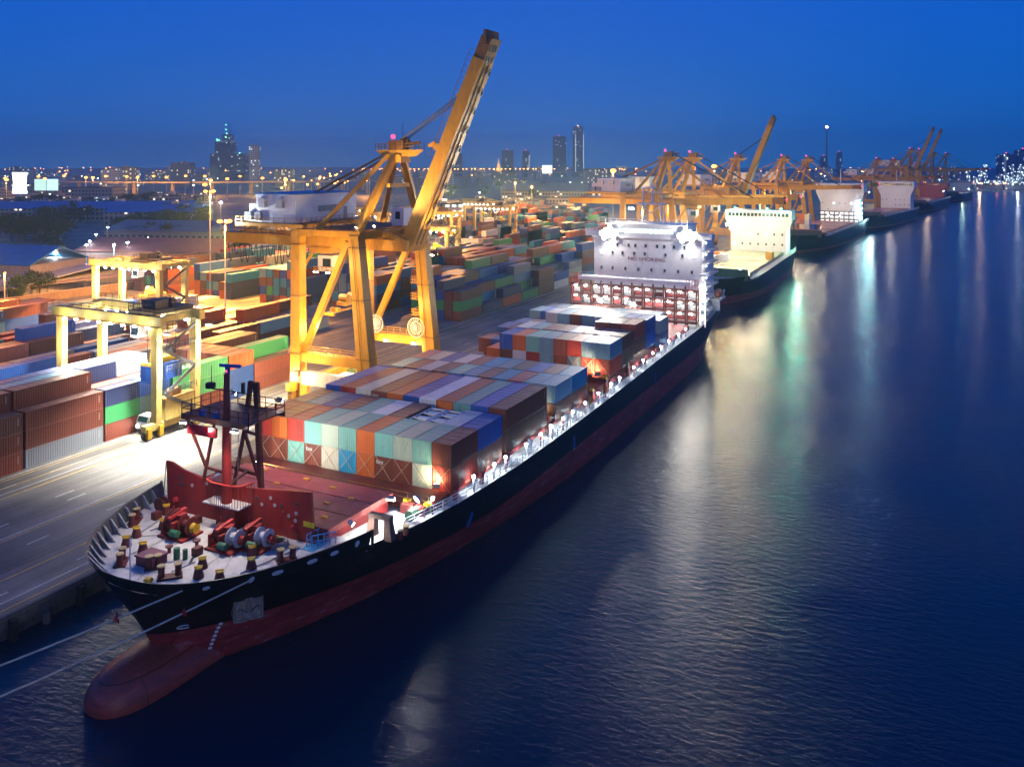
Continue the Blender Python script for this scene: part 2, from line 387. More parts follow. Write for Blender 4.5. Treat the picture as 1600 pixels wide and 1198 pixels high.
# anchor in its rusty pocket
p, t, u, n = on_hull(55.4, 6.2); n = Vector((n.x, n.y, 0)).normalized(); u = Vector((0,0,1)); p = p + n*.55; b = MB()
b.bar(p - n*1.6, p, 2.3, 2.1, up=(0,0,1))
for q0, q1 in ((p-t*1.15-u*1.05, p+t*1.15-u*1.05), (p+t*1.15-u*1.05, p+t*1.15+u*1.05), (p+t*1.15+u*1.05, p-t*1.15+u*1.05), (p-t*1.15+u*1.05, p-t*1.15-u*1.05)): b.bar(q0+n*.04, q1+n*.04, .16)
ap = b.build('anchor_pocket', M('pocket_rust', (.34,.27,.2), .8, var=.4, dirty=.5, scale=2), ship)
b = MB(); b.bar(p+n*.25+u*.9, p+n*.25-u*.7, .26); b.bar(p+n*.25-u*.7, p+n*.3-u*.05-t*.85, .34, w2=.12); b.bar(p+n*.25-u*.7, p+n*.3-u*.05+t*.85, .34, w2=.12); b.tube(p+n*.25+u*.75-t*.3, p+n*.25+u*.75+t*.3, .12)
b.build('anchor', M('anchor_rust', (.30,.24,.18), .8, var=.4, dirty=.4, scale=3), ap)
p, t, u, n = on_hull(52.6, 4.6); b = MB(); pts = [p+t*(.45*math.cos(a)-.2)+u*(.28*math.sin(a))+n*.02 for a in [(.6+i*.35) for i in range(12)]]
b.path(pts + [pts[-1]+t*.75], .05, 5); b.build('bow_mark', mTEXTW, ship)
for k in range(9):
    p, t, u, n = on_hull(55.3-.02*k, .6+.42*k); MB().bar(p+n*.01-t*.15, p+n*.01+t*.15, .03, .2).build('draught_mark', mTEXTW, ship)
for x in (81.6, 110.5, 150.0):
    p, t, u, n = on_hull(x, 4.9); MB().bar(p-u*.9+n*.03, p+u*.9+n*.03, .35, .05, up=tuple(t)).build('hull_mark', mBLUE, ship)

# breakwater: dark red wall across the forecastle, upturned ends, holes and fittings
prof = [(50.9, 8.78), (69.7, 8.78), (69.95, 13.6), (69.2, 13.55), (67.5, 13.0), (65, 12.65), (62, 12.55), (58, 12.75), (54, 13.25), (51.6, 13.5), (51.3, 13.5)]
bk = MB().prism(prof, 62.3, 62.55, 'x').build('breakwater', mRED, ship)
for y, z in ((68.1,12.1),(67.6,11.6),(68.0,11.5),(66.3,11.7),(64.3,12.2),(57.8,11.9),(57.2,11.4),(55.6,11.6),(54.8,11.7),(54.6,11.2),(53.9,10.9),(53.0,11.3),(53.1,10.6),(52.9,12.2),(67.8,12.4),(56.1,12.2)):
    MB().lathe([(.02,0),(.17,0),(.17,-.05),(.1,-.05)], (62.28, y, z), 'x', 10).build('port_hole', RND.choice([mDECK, mDECK, mHATCH, mDGR]), bk)
for y in (68.3, 53.2):
    MB().sphere((62.0, y, 10.0), .28, 8).build('alarm_bell', M('signal_red', (.5,.02,.03), .4), bk)
MB().box(62.2, 50.9, 10.3, 62.29, 52.1, 10.75).build('warning_plate', M('sign_yellow', (.75,.55,.02), .5), bk)
b = MB()
for y in (52.4, 55, 57.5, 63, 65.5, 68): b.prism([(62.55, 8.8), (64.3, 8.8), (62.55, 12.3)], y-.06, y+.06, 'y')
b.build('wall_bracket', mREDd, bk)
MB().rail([(62.5, 70.6, 8.8), (62.5, 70.2, 13.0)], .4, .4, .025).build('ladder', mGRY, bk)

# foremast with platform, radar and braces
fm = MB().lathe([(.72,8.8),(.55,10),(.46,13),(.42,19),(.36,20),(.3,23.6),(.05,23.7)], (61.5, 60.9, 0), 'z', 14).build('foremast', mRED, ship, smooth=True)
b = MB(); b.box(60.6, 57.3, 19.25, 65.6, 65.9, 19.4); b.box(60.5, 57.3, 18.9, 60.7, 65.9, 19.45); b.box(65.5, 57.3, 18.9, 65.7, 65.9, 19.45)
b.build('mast_platform', mREDd, fm)
MB().rail([(60.6,57.3,19.4),(60.6,65.9,19.4),(65.6,65.9,19.4),(65.6,57.3,19.4),(60.6,57.3,19.4)], 1.1, 1.2, .035).build('platform_railing', mREDd, fm)
MB().box(60.05, 60.9, 17.8, 60.3, 64.6, 18.7).build('light_board', M('board_red', (.62,.02,.03), .5), fm)
bulb(fm, (60.0, 61.5, 18.55), .16, eWHT)
b = MB()
for y in (61.8, 63.6): b.tube((61.0, y, 18.9), (61.0, y, 19.9), .35)
b.build('horn', mBLUE, fm)
b = MB(); b.bar((61.2, 66.0, 19.0), (61.5, 63.6, 14.2), .22); b.bar((61.5, 63.6, 14.2), (61.5, 61, 14.0), .22); b.bar((61.5, 62.4, 18.9), (61.5, 64.0, 12.6), .24); b.build('mast_brace', mREDd, fm)
b = MB(); b.bar((61.6,61.9,24.35),(61.6,59.2,24.5),.22,.3); b.bar((61.6,60.9,23.6),(61.6,60.9,24.35),.35); b.build('radar_scanner', mBLUE, fm)
b = MB(); b.bar((61.5,60.9,22.0),(61.5,63.0,22.0),.1); b.bar((61.5,60.9,22.0),(61.5,58.6,22.0),.1); b.lathe([(.05,0),(.5,.05),(.5,.5),(.05,.55)],(61.5,63.0,22.0),'z',10); b.tube((61.5,58.8,22.0),(61.5,58.8,23.0),.2); b.tube((61.5,62.9,22.5),(61.5,62.9,24.2),.04); b.build('yardarm', mBLK, fm)
b = MB()
b.bar((65.5, 60.1, 8.8), (65.5, 60.9, 21.9), .55, .4); b.bar((65.5, 64.4, 8.8), (65.5, 62.3, 17.5), .3); b.bar((65.5, 62.3, 17.5), (65.5, 61.6, 21.9), .4)
b.bar((65.5, 60.6, 16.6), (65.5, 62.4, 16.8), .26); b.bar((65.5, 60.3, 12.6), (65.5, 63.7, 12.8), .3); b.bar((65.5, 62.4, 16.6), (65.5, 60.3, 11.6), .26); b.bar((65.5, 61.6, 21.6), (65.5, 60.8, 21.6), .5, .5)
b.bar((61.6, 60.9, 12.8), (65.5, 62, 12.8), .22); b.bar((61.6, 60.9, 18.7), (65.5, 61.2, 18.7), .3)
b.build('mast_leg', mREDd, fm)
MB().rail([(62.2, 60.2, 9), (62.2, 60.1, 18.8)], .35, .45, .02).build('mast_ladder', mGRY, fm)
# pulpit in front of the mast
pl = MB().box(60.6, 58.5, 11.1, 62.3, 63.2, 11.22).build('pulpit', mDECK, ship)
b = MB(); P5 = [(62.3,63.4,11.2),(60.9,62.9,11.2),(60.5,61.8,11.2),(60.5,59.6,11.2),(60.9,58.6,11.2),(62.3,58.2,11.2)]
b.rail(P5, 2.0, .28, .018, (1.0,)); b.build('pulpit_bars', mREDd, pl)
b = MB()
for p, q in zip(P5, P5[1:]): b.bar((p[0],p[1],13.3),(q[0],q[1],13.3),.12)
b.build('pulpit_rail', M('rail_red', (.6,.05,.04), .5), pl)
MB().box(61.2, 59.6, 8.8, 62.3, 62.0, 11.1).build('mast_locker', mRED, pl)

# deck machinery on the forecastle
def bollard_pair(x0, y0, x1, y1):
    b = MB(); b.bar((x0,y0,8.86),(x1,y1,8.86),1.0,.16); r = b.build('bollard_pair', mREDd, ship)
    for x, y in ((x0,y0),(x1,y1)):
        d = Vector((x1-x0,y1-y0)).normalized()*.35; sgn = 1 if x == x0 else -1; xx, yy = x+d.x*sgn, y+d.y*sgn
        MB().lathe([(.3,8.9),(.27,9.2),(.3,9.85)], (xx,yy,0), 'z', 12).build('post', mREDd, r, smooth=True)
        MB().lathe([(.02,9.93),(.36,9.93),(.36,9.84),(.29,9.83)], (xx,yy,0), 'z', 12).build('cap', M('cap_tan',(.42,.32,.14)), r)
for q in ((51.2,58.6,52.7,57.2),(51.2,63.2,52.6,64.4),(58.0,51.6,59.4,50.5),(57.4,69.2,59.2,70.4),(52.0,61.0,53.0,60.0)): bollard_pair(*q)
def roller(x, y):
    r = MB().lathe([(.48,8.8),(.42,9.1),(.3,9.55),(.3,9.6)], (x,y,0), 'z', 10).build('roller_fairlead', mREDd, ship)
    MB().lathe([(.02,9.72),(.3,9.72),(.34,9.66),(.34,9.6)], (x,y,0), 'z', 10).build('cap', mCAPY, r)
    MB().bar((x-.25,y+.25,9.76),(x+.25,y-.25,9.76),.14,.08).build('bar', mCAPY, r)
for x, y in ((56.2,67.0),(54.2,63.8),(54.4,66.2),(54.4,56.7),(53.0,55.7),(53.3,53.6),(58.0,54.4),(56.2,52.8),(58.6,66.2),(60.4,53.9),(61.2,68.7)): roller(x, y)
def windlass(ox, oy, big, sgn):
    w = MB(); w.box(ox-1.3, oy-1.6, 8.8, ox+1.3, oy+1.6, 9.0); w.box(ox-1.1,oy-.2,9,ox+.9,oy+.1,10.3); w.box(ox-1.0,oy+1.2,9,ox+.8,oy+1.45,10.1); r = w.build('windlass', mRED, ship)
    MB().lathe([(.15,-.25),(1.05*big,-.25),(1.05*big,-.12),(.75*big,-.08),(.75*big,.22),(1.05*big,.26),(1.05*big,.4),(.15,.4)], (ox,oy+.65,10.0), 'y', 20).build('chain_wheel', mREDd, r)
    MB().lathe([(.15,0),(.8,0),(.8,.08),(.42,.1),(.42,.95),(.8,.97),(.8,1.05),(.15,1.05)], (ox,oy-1.45,9.9), 'y', 18).build('rope_drum', mDECK if sgn else mREDd, r)
    MB().lathe([(.05,0),(.45,0),(.3,.25),(.45,.5),(.05,.5)], (ox,oy-2.1,9.8), 'y', 14).build('warping_head', mCAPY if not sgn else mRED, r)
    MB().lathe([(.05,0),(.33,0),(.33,.9),(.05,.9)], (ox-1.2,oy-1.0,9.5), 'y', 12).build('motor', mGRN, r)
    b = MB(); b.bar((ox-1.0,oy+.4,10.6),(ox+1.0,oy+.4,10.9),.35,.25); b.tube((ox+.4,oy+1.3,9),(ox+.4,oy+1.3,11.2),.05); b.build('brake_arm', M('arm_red', (.45,.03,.03), .5), r)
    MB().box(ox-.3, oy-.3, 10.3, ox+.6, oy+.9, 10.75).build('gear_case', mRED, r)
windlass(58.3, 63.6, 1.05, 0)
windlass(58.3, 57.6, .85, 1)
windlass(59.6, 55.4, .7, 1)
b = MB(); b.box(52.2, 60.3, 8.8, 53.8, 62.3, 9.55); b.box(52.1,60.2,9.55,53.9,62.4,9.7); b.build('deck_hatch', M('hatch_plum', (.16,.03,.06), .5), ship)
b = MB(); b.tube((54.6,60.0,8.8),(54.6,60.0,9.8),.28); b.tube((54.9,59.3,8.8),(54.9,59.3,9.7),.22); b.build('vent_pipe', mGRN, ship)
b = MB()
for k in range(6): b.lathe([(.85-.02*k,8.85+.09*k),(.95-.03*k,8.9+.09*k),(.85-.02*k,8.95+.09*k),(.6,8.9+.09*k)], (60.6,53.6,0), 'z', 16)
b.build('rope_coil', M('coil', (.45,.40,.33), .9, bump=.4, bscale=6), ship)
b = MB(); b.tube((49.6,59.9,8.8),(49.6,59.9,12.6),.06); b.build('jack_staff', mWHT, ship)
b = MB(); b.sphere((50.4,58.7,9.05),.45,8,.6); b.build('buoy', mCAPY, ship)
b = MB()
for q in (((50.5,60,8.83),(58,63,8.83)),((54.4,56.7,8.83),(58.2,57.1,8.83)),((53.3,53.6,8.83),(58.1,56.6,8.83)),((56.2,52.8,8.83),(59.5,55.0,8.83)),((56.2,67,8.83),(58.2,64.2,8.83)),((53,64.5,8.83),(58,64,8.83))): b.tube(q[0],q[1],.045,n=5)
b.build('mooring_line_on_deck', mROPE, ship)
b = MB(); b.rail([(61.6,50.6,8.8),(63.4,49.3,8.8)],1.1,.5,.04); b.rail([(61.6,51.2,8.8),(63.9,51.0,8.8)],1.1,.5,.04); b.box(61,50.0,8.79,63.6,51.4,8.83); b.build('blue_stair_rail', M('light_blue', (.08,.38,.62), .5), ship)

# hatch covers and the deck either side of them
hc = MB().prism([(63.2,50.0),(73.2,49.6),(73.2,69.6),(63.2,69.2)], 9.4, 10.0).build('hatch_cover', mHATCH, ship)
b = MB()
for x in (66.5, 69.9): b.box(x-.05, 49.8, 10.0, x+.05, 69.4, 10.03)
b.build('cover_joint', mREDd, hc)
for x, y in ((65.2,52),(66.8,58.5),(68,54),(69.8,62),(71.5,56),(72.3,66),(70,52.4),(66.4,65),(72.2,60),(68.6,67.5)):
    MB().box(x-.18,y-.35,10.0,x+.18,y+.35,10.12).build('twist_lock_foot', M('lock_yellow',(.7,.32,.03),.5), hc)
MB().prism([(63.2,50.3),(73.0,50.1),(73.0,69.1),(63.2,68.9)], 8.0, 9.4).build('hatch_coaming', mRED, ship)
for x0, x1, w in ((78.6,104.8,13.3),(106.4,127.2,13.3),(129.0,141.8,13.3),(142.0,155.0,13.3),(156,181.5,13.3)):
    MB().box(x0, YC-w, 7.95, x1, YC+w, 8.45 if x0 < 100 else 8.9).build('hatch_cover', mHATCH, ship)
    MB().box(x0+.2, YC-11.6, 6.9, x1-.2, YC+11.6, 7.95).build('hatch_coaming', mREDd, ship)
# lashing platforms between the bays
def lashing_platform(x0, x1, z):
    b = MB(); b.box(x0, YC-13.9, z, x1, YC+13.9, z+.15); b.box(x0, YC-13.9, z-.45, x0+.2, YC+13.9, z); b.box(x1-.2, YC-13.9, z-.45, x1, YC+13.9, z)
    r = b.build('lashing_platform', mREDd, ship)
    for k in range(12):
        y = YC-13.6+27.2*k/11
        MB().box(x0-.1, y-.3, z+.15, x0+.5, y+.3, z+.5).build('lashing_bin', RND.choice([mCAPY, mYELd, mHATCH, mBLK]), r)
    b = MB(); b.rail([(x0+.1, YC-13.8, z+.15), (x0+.1, YC+13.8, z+.15)], 1.0, 2.4, .03); b.build('platform_rail', mYELd, r)
    b = MB()
    for s in (-1, 1):
        for k in range(3): b.tube(((x0+x1)/2-.6+.6*k, YC+s*13.6, deckz(x0)), ((x0+x1)/2-.6+.6*k, YC+s*13.6, z), .2)
    b.build('platform_post', mREDd, r)
    return r
lashing_platform(74.0, 78.2, 8.75)
lashing_platform(104.95, 106.3, 9.3)
lashing_platform(121.3, 123.0, 9.2)
lashing_platform(127.3, 128.9, 9.7)
lashing_platform(138, 139.3, 9.7)
b = MB()
for y in (48.2, 46.6): b.box(73.3, y-.55, 8.0, 74.2, y+.55, 9.0)
for y in (48.4, 46.2): b.box(76.5, y-.5, 7.8, 77.6, y+.5, 8.75)
b.build('stack_pedestal', mHATCH, ship)
b = MB(); b.bar((67.2,47.9,8.35),(67.2,47.75,10.3),.9,.9,.6,.6); b.bar((67.0,45.75,8.35),(67.0,45.9,10.3),.9,.9,.6,.6); b.bar((67.1,48.1,10.35),(67.1,45.6,10.35),.55,.4); b.build('crane_rest', M('rest_brown',(.16,.09,.07),.6), ship)
b = MB(); b.lathe([(.05,-.6),(.55,-.6),(.55,.6),(.05,.6)], (71.9,46.4,8.85), 'x', 16); b.build('cable_drum', mGRN, ship)
for x, y in ((67.9,45.2),(69.0,45.25)):
    r = MB().lathe([(.28,8.2),(.25,9.0)], (x,y,0), 'z', 10).build('bollard_post', mREDd, ship); MB().lathe([(.02,9.1),(.34,9.08),(.34,9.0)], (x,y,0), 'z', 10).build('cap', M('cap_tan2',(.42,.32,.14)), r)
# port walkway rail, stanchions and lamps
xs_l = [74.5, 82.5, 87.4, 90.4, 96.1, 100.6, 104.2, 108.2, 111.7, 116.5, 122.1, 127.9, 132, 139.4, 144.8, 150.6, 156, 161.3, 168.4, 174]
def yp(x): return YC - hb(x, deckz(x)) + .14
x = 69.5
while x < 182:
    x1 = x+6.1; MB().rail([(x, yp(x), deckz(x)+.1), (x1, yp(x1), deckz(x1)+.1)], 1.05, 1.5, .035, (.35,.68,1)).build('deck_railing', mWHT2, ship); x += 6.2
for i, x in enumerate(xs_l):
    z = deckz(x); y = yp(x)+.45
    p = MB().box(x-.09, y-.09, z, x+.09, y+.09, z+1.45).build('lamp_post', RND.choice([mWHT2, mRED, mWHT2]), ship)
    bulb(p, (x, y, z+1.65), .2, eCOOL)
    light(p, (x-.1, y+.15, z+1.5), (.85,.95,1), 420, 'SPOT', (x-.2, y+1.0, z-2), 130, .7, .15)
# lashing stanchions at the side (tall thin posts between rail and stacks)
for x in (79, 85, 91.3, 98, 104.8, 110, 113.5, 119.6, 126, 129.5, 135.5, 141, 147, 153, 160, 166, 172):
    b = MB(); b.box(x-.2, 45.35, deckz(x), x+.2, 45.75, 8.9); b.bar((x, 45.5, deckz(x)+.2),(x+.9,45.5,deckz(x)+1.5),.1); b.build('stack_stanchion', RND.choice([mWHT2, mYELd, mHATCH]), ship)

# lashing bridge in front of the accommodation: grid of cells with a lamp in each
lb = MB()
ys = [45.2+2.45*i for i in range(13)]; zs = [9.2, 11.6, 13.9, 16.2]
for y in ys: lb.box(183.2, y-.16, 7.9, 183.6, y+.16, 17.2 if 46.5 < y < 73 else 16.2); lb.box(184.9, y-.16, 7.9, 185.2, y+.16, 16.2)
for z in zs: lb.box(183.15, 45.0, z-.2, 185.2, 74.6, z); lb.box(183.1,45.0,z-.32,183.3,74.6,z+.12)
lbr = lb.build('lashing_bridge', M('bridge_red', (.13,.045,.035), .55, var=.25, dirty=.3), ship)
MB().box(182.7, 46.4, 17.2, 185.6, 72.6, 18.0).build('bridge_walkway', mWHT, lbr)
MB().rail([(182.8,46.5,18),(182.8,72.5,18)],1.0,2.4,.04).build('bridge_rail', mWHT2, lbr)
for zi, z in enumerate(zs[:3]):
    for k in range(12):
        y = ys[k]+1.22
        MB().box(184.2, y-.9, z+.35, 184.35, y+.9, z+1.3).build('lashing_panel', RND.choice([mGRY, mREDd, mREDd, mHATCH]), lbr)
        if RND.random() < .78:
            MB().box(183.0, y-.3, z+1.78, 183.25, y+.3, z+1.98).build('cell_lamp', eWHT, lbr)
            if (k + zi) % 2 == 0: light(lbr, (182.7, y, z+1.8), (1,.97,.9), 80, r=.2)
for y, z in ((67.2, 12.7), (59.4, 12.3)):
    flood(lbr, (182.6, y, z), (168, y-1, 5), eBIG, .8, (1,.93,.8), 4000, 150)
# red and white frames at the port end, and the accommodation stairs
b = MB()
for y in (43.9, 45.0): b.box(185.6,y-.15,8.0,185.9,y+.15,19.5)
for z in (10.3,12.6,14.9,17.2,19.4): b.box(185.5,43.8,z,189,45.2,z+.15)
b.build('stair_tower', mWHT2, ship)
b = MB(); b.rail([(183.4,44.9,16.3),(183.4,47.5,16.3)],2.2,.6,.06); b.rail([(183.4,72,16.3),(183.4,74.6,16.3)],2.2,.6,.06); b.rail([(183.3,74.6,13.9),(186,74.6,13.9)],1.2,.6,.06); b.build('red_guard', M('guard_red',(.6,.03,.03),.5), ship)
for z in (9.8,12.2,14.5,16.8): bulb(ship, (185.2,44.4,z), .22, eCOOL); light(ship, (184.9,44.3,z), (1,.90,.70), 230, r=.3)

# accommodation block
ac = MB().box(193.5, 46.6, 8.0, 206, 72.7, 26.2).build('accommodation', mWHT, ship)
MB().box(192.9, 46.2, 26.2, 206, 73.1, 26.45).build('bridge_deck', mWHT2, ac)
wh = MB().prism([(193.6,50.0),(193.1,53),(193.1,66.3),(193.6,69.3),(202,69.3),(202,50)], 26.45, 29.4).build('wheelhouse', mWHT, ac)
for y0, y1 in [(53.1+1.22*i, 53.1+1.22*i+1.0) for i in range(11)]: MB().box(193.03, y0, 27.5, 193.09, y1, 28.5).build('window', EM('bridge_window', (.75,1,.9), 2.2) if not bpy.data.materials.get('bridge_window') else bpy.data.materials['bridge_window'], wh)
MB().box(192.8, 49.6, 29.4, 202.4, 69.7, 29.65).build('roof', mWHT, wh)
for s, y0, y1 in ((0, 44.3, 50), (1, 69.3, 75)):
    w = MB().box(193.6, y0, 26.45, 197, y1, 27.6).build('bridge_wing', mWHT, ac)
    MB().rail([(193.6,y0,27.6),(193.6,y1,27.6)],.5,1,.04).build('wing_rail', mWHT2, w)
MB().rail([(192.9,49.7,29.65),(192.9,69.6,29.65)],1.1,1.4,.04).build('roof_rail', mWHT2, wh)
for zr, yl in ((24.5,(50.5,53,55.3,57,59.8,62.3,64,66.8,69.5)),(22.6,(48.5,51,55,60,62.6,65.5,68,70.6)),(18.9,(48.8,52,55.2,58.4,61.6,64.8,68,70.8))):
    for i, y in enumerate(yl):
        lit = (zr, i) in ((24.5,8),(22.6,7),(22.6,0))
        wd = MB().box(193.42, y-.25, zr-.35, 193.5, y+.25, zr+.35).build('window', eCOOL if lit else mGLASS, ac)
        MB().box(193.38, y-.32, zr-.44, 193.5, y+.32, zr-.36).build('sill', mGRY, wd)
word('NO SMOKING', 1.15, mTEXT, ac, (193.46, 59.6, 21.3), (math.pi/2, 0, -math.pi/2)).scale.x = 1.25
for k in range(6): b = MB().box(193.6, 45.0, 10+2.7*k, 204, 46.6, 10.12+2.7*k); g = b.build('side_gallery', mWHT2, ac); MB().rail([(193.7,45.1,10.1+2.7*k),(204,45.1,10.1+2.7*k)],1.0,1.5,.035).build('gallery_rail', mWHT2, g); bulb(g, (195, 45.9, 12.2+2.7*k), .16, eCOOL); light(g, (195,45.2,12+2.7*k), (1,.86,.62), 110, r=.2)
# radar mast on the wheelhouse roof
b = MB(); b.box(196.5,56.2,29.65,199.5,62.8,29.9)
for x in (196.8,199.2):
    for y in (56.6,62.4): b.bar((x,y,29.9),(x,y+(59.5-y)*.25,34.2),.3)
b.box(196.2,56,34.1,199.8,63,34.35); b.bar((196.8,56.6,30),(196.8,62,34),.18); b.bar((196.8,62.4,30),(196.8,57,34),.18)
b.tube((198,59.5,34.3),(198,59.5,39.5),.35,.2); b.tube((198,61.8,34.3),(198,61.8,38.2),.25,.15); b.tube((198,57.2,34.3),(198,57.2,37.5),.2,.12)
b.bar((198,57.2,37),(198,61.8,37),.16); b.bar((197.6,58.2,38.2),(197.6,61,38.2),.25,.3)
b.build('radar_mast', mWHT2, ac)
fn = MB().box(206.2,55,8.5,210,64.5,27.5).build('funnel', mBLUE, ship); MB().box(206,54.8,27.5,210.2,64.7,28.2).build('funnel_top', mBLK, fn)
# the big floodlights at both bridge wings, aimed over the cargo, one added beam upward
for y in (68.6, 49.6):
    for dy, dz in ((-1.7,.5),(-.5,1.0),(.8,.75),(1.8,.1),(-1.1,-.6),(.3,-.35),(1.2,-.9)):  # cluster widened with extra lamps so it reads as glare
        h = MB().lathe([(.05,.5),(.35,.45),(.62,0),(.62,-.05)], (192.5, y+dy, 27.1+dz), 'x', 12).build('floodlight', mGRY, ac); MB().lathe([(.01,-.12),(.4,-.1),(.58,-.04)], (192.5, y+dy, 27.1+dz), 'x', 12).build('lens', eWING, h)
    light(ac, (191.6, y, 27.2), (1,.88,.70), 75000, 'SPOT', (100, 40, 104), 90, .6, .6)  # added upward beam, only there to glow in the haze
    light(ac, (191.9, y, 26.9), (1,.93,.82), 120000, 'SPOT', (128, 59.6+(y-59.6)*.3, 8), 36, .7)
    light(ac, (191.9, y, 26.9), (1,.93,.82), 1200, 'SPOT', (150, 60, 4), 110, .8, .7)
    light(ac, (192.0, y, 27.2), (1,.93,.82), 5200, r=.6)
flood(ac, (197, 64.5, 33), (190,64.5,20), eBIG, .8, (1,.85,.6), 4000, 160)
light(ship, (209, 48.5, 12), (1,.8,.5), 500, r=.4)
b = MB(); b.rail([(206,45.3,9.2),(211,47.5,9.4)],1.1,1.0,.05); b.rail([(211,47.5,9.4),(211,71.5,9.4)],1.1,1.5,.05); b.build('stern_rail', mWHT2, ship)
b = MB(); b.box(200,43.9,11.5,206.5,46,12.0); b.box(201,44.2,9.2,202,45.8,11.5); b.bar((206,44.5,11.8),(206.5,44.2,13.5),.3); b.build('boat_davit', mWHT, ship)
b = MB(); b.sphere((203.3,44.9,13),1.1,10,.9,2.4,1); b.build('lifeboat', M('boat_orange',(.7,.25,.08),.5), ship)
# lamps that light the foredeck passage and the front of the first stacks
flood(ship, (70.3, 47.9, 10.6), (69, 47.6, 8), eWHT, .55, (.95,.98,1), 1100, 110)
flood(ship, (73.0, 46.6, 9.9), (70.5, 48.2, 8.0), eBIG, .5, (.95,.98,1), 1100, 110)
flood(ship, (64.9, 48.6, 10.2), (67, 47.4, 8), eWHT, .45, (1,.95,.9), 700, 110)
flood(ship, (77.9, 47.2, 9.6), (79.2, 48.2, 10.5), eWARM, .45, (1,.7,.42), 1500, 120)
flood(ship, (104.6, 47.5, 10.2), (107.5, 49, 10.5), eWARM, .4, (1,.7,.42), 900, 120)
flood(ship, (127.6, 47.5, 10.4), (129.6, 49.6, 10.8), eWARM, .6, (1,.55,.3), 3800, 110)
flood(ship, (138.3, 47.2, 10.4), (141.8, 49.4, 11), eWARM, .6, (1,.6,.35), 3800, 110)
flood(ship, (72.6, 67.3, 10.4), (78, 66, 11), eWHT, .5, (1,.95,.85), 2500, 150)
flood(fm, (60.1, 58.6, 18.7), (55.5, 57.5, 8.8), eWHT, .4, (1,.84,.70), 3300, 150)
flood(fm, (60.1, 65.2, 18.7), (56, 64, 8.8), eWHT, .4, (1,.84,.70), 2200, 150)
flood(fm, (66.2, 58.4, 20.2), (82, 58, 10), eWHT, .45, (1,.90,.74), 4200, 110)
flood(fm, (66.2, 64.6, 20.2), (82, 64, 10), eWHT, .45, (1,.90,.74), 4200, 110)
bulb(fm, (61.5, 60.9, 23.9), .14, eRED)

# smaller fittings on the forecastle
for x, y, h in ((56.9,60.0,.9),(60.8,66.6,1.1),(61.2,57.0,1.0),(55.2,61.6,.7)):
    MB().lathe([(.16,8.8),(.16,8.8+h*.7),(.34,8.8+h*.75),(.36,8.8+h*.9),(.02,8.8+h)], (x,y,0), 'z', 10).build('mushroom_vent', RND.choice([mRED, mREDd]), ship)
for x, y in ((60.9,64.2),(56.0,59.0),(59.9,68.6)): MB().box(x-.4,y-.3,8.8,x+.4,y+.3,9.5).build('deck_box', mREDd, ship)
MB().lathe([(.1,-.35),(.7,-.35),(.7,-.28),(.3,-.25),(.3,.25),(.7,.28),(.7,.35),(.1,.35)], (61.4,69.6,9.55), 'x', 14).build('hose_reel', mREDd, ship)
for p_, q_ in (((52.6,58.4),(54.8,58.0)),((57.6,66.8),(59.8,66.4)),((55,52.9),(61,51.6)),((55.4,66.9),(61.5,68.4))): MB().tube((*p_,8.88),(*q_,8.88),.06,n=6).build('deck_pipe', mGRY, ship)
b = MB(); p_ = [(57.2,59.6,8.85),(56.4,59.0,8.85),(55.4,58.9,8.85),(54.4,58.2,8.85)]; b.path(p_,.12,6); b.build('anchor_chain', mDGR, ship)
# ---------------------------------------------------------------- containers
def corrug(b, p0, p1, z0, z1, nrm, pitch, depth):
    """trapezoid-profiled sheet between two corners"""
    p0 = Vector(p0); p1 = Vector(p1); nv = Vector(nrm); L = (p1-p0).length; n = max(2, round(L/pitch)); pts = []
    for i in range(n):
        for f, d in ((0, 0), (.28, 0), (.5, -depth), (.78, -depth)): pts.append(p0.lerp(p1, (i+f)/n) + nv*d)
    pts.append(p1)
    for a, c in zip(pts, pts[1:]):
        q = [(a.x,a.y,z0),(c.x,c.y,z0),(c.x,c.y,z1),(a.x,a.y,z1)]; b.face(q)
def container_mesh(L, door, rough=False):
    W, H = 2.42, 2.56; b = MB(); x0, x1, y0, y1 = -L/2, L/2, -W/2, W/2
    for x in (x0, x1-.14):
        for y in (y0, y1-.14): b.box(x, y, 0, x+.14, y+.14, H)
    for y in (y0, y1-.08): b.box(x0+.14, y, 0, x1-.14, y+.08, .14); b.box(x0+.14, y, H-.1, x1-.14, y+.08, H)
    for x in (x0, x1-.08): b.box(x, y0+.14, 0, x+.08, y1-.14, .14); b.box(x, y0+.14, H-.12, x+.08, y1-.14, H)
    corrug(b, (x0+.14,y0+.02,0), (x1-.14,y0+.02,0), .14, H-.1, (0,-1,0), .36 if not rough else .9, .045)
    corrug(b, (x1-.14,y1-.02,0), (x0+.14,y1-.02,0), .14, H-.1, (0,1,0), .36 if not rough else .9, .045)
    if door >= 0: corrug(b, (x0+.02,y1-.14,0), (x0+.02,y0+.14,0), .14, H-.12, (-1,0,0), .3, .045)
    if door <= 0 or door == 2: corrug(b, (x1-.02,y0+.14,0), (x1-.02,y1-.14,0), .14, H-.12, (1,0,0), .3, .045)
    if door == -1: pass
    b.face([(x0+.08,y0+.08,H-.03),(x1-.08,y0+.08,H-.03),(x1-.08,y1-.08,H-.03),(x0+.08,y1-.08,H-.03)])
    n = int(L/1.2)
    for i in range(n): x = x0+.5+(L-1)*i/(n-1); b.box(x-.14, y0+.1, H-.03, x+.14, y1-.1, H-.012)
    return b
CM = {}
for L in (6.04, 12.17):
    for d in (-1, 2): CM[L, d] = container_mesh(L, d).mesh('container_body')
for me in CM.values(): me.materials.append(BM['rust'])
DM = {}
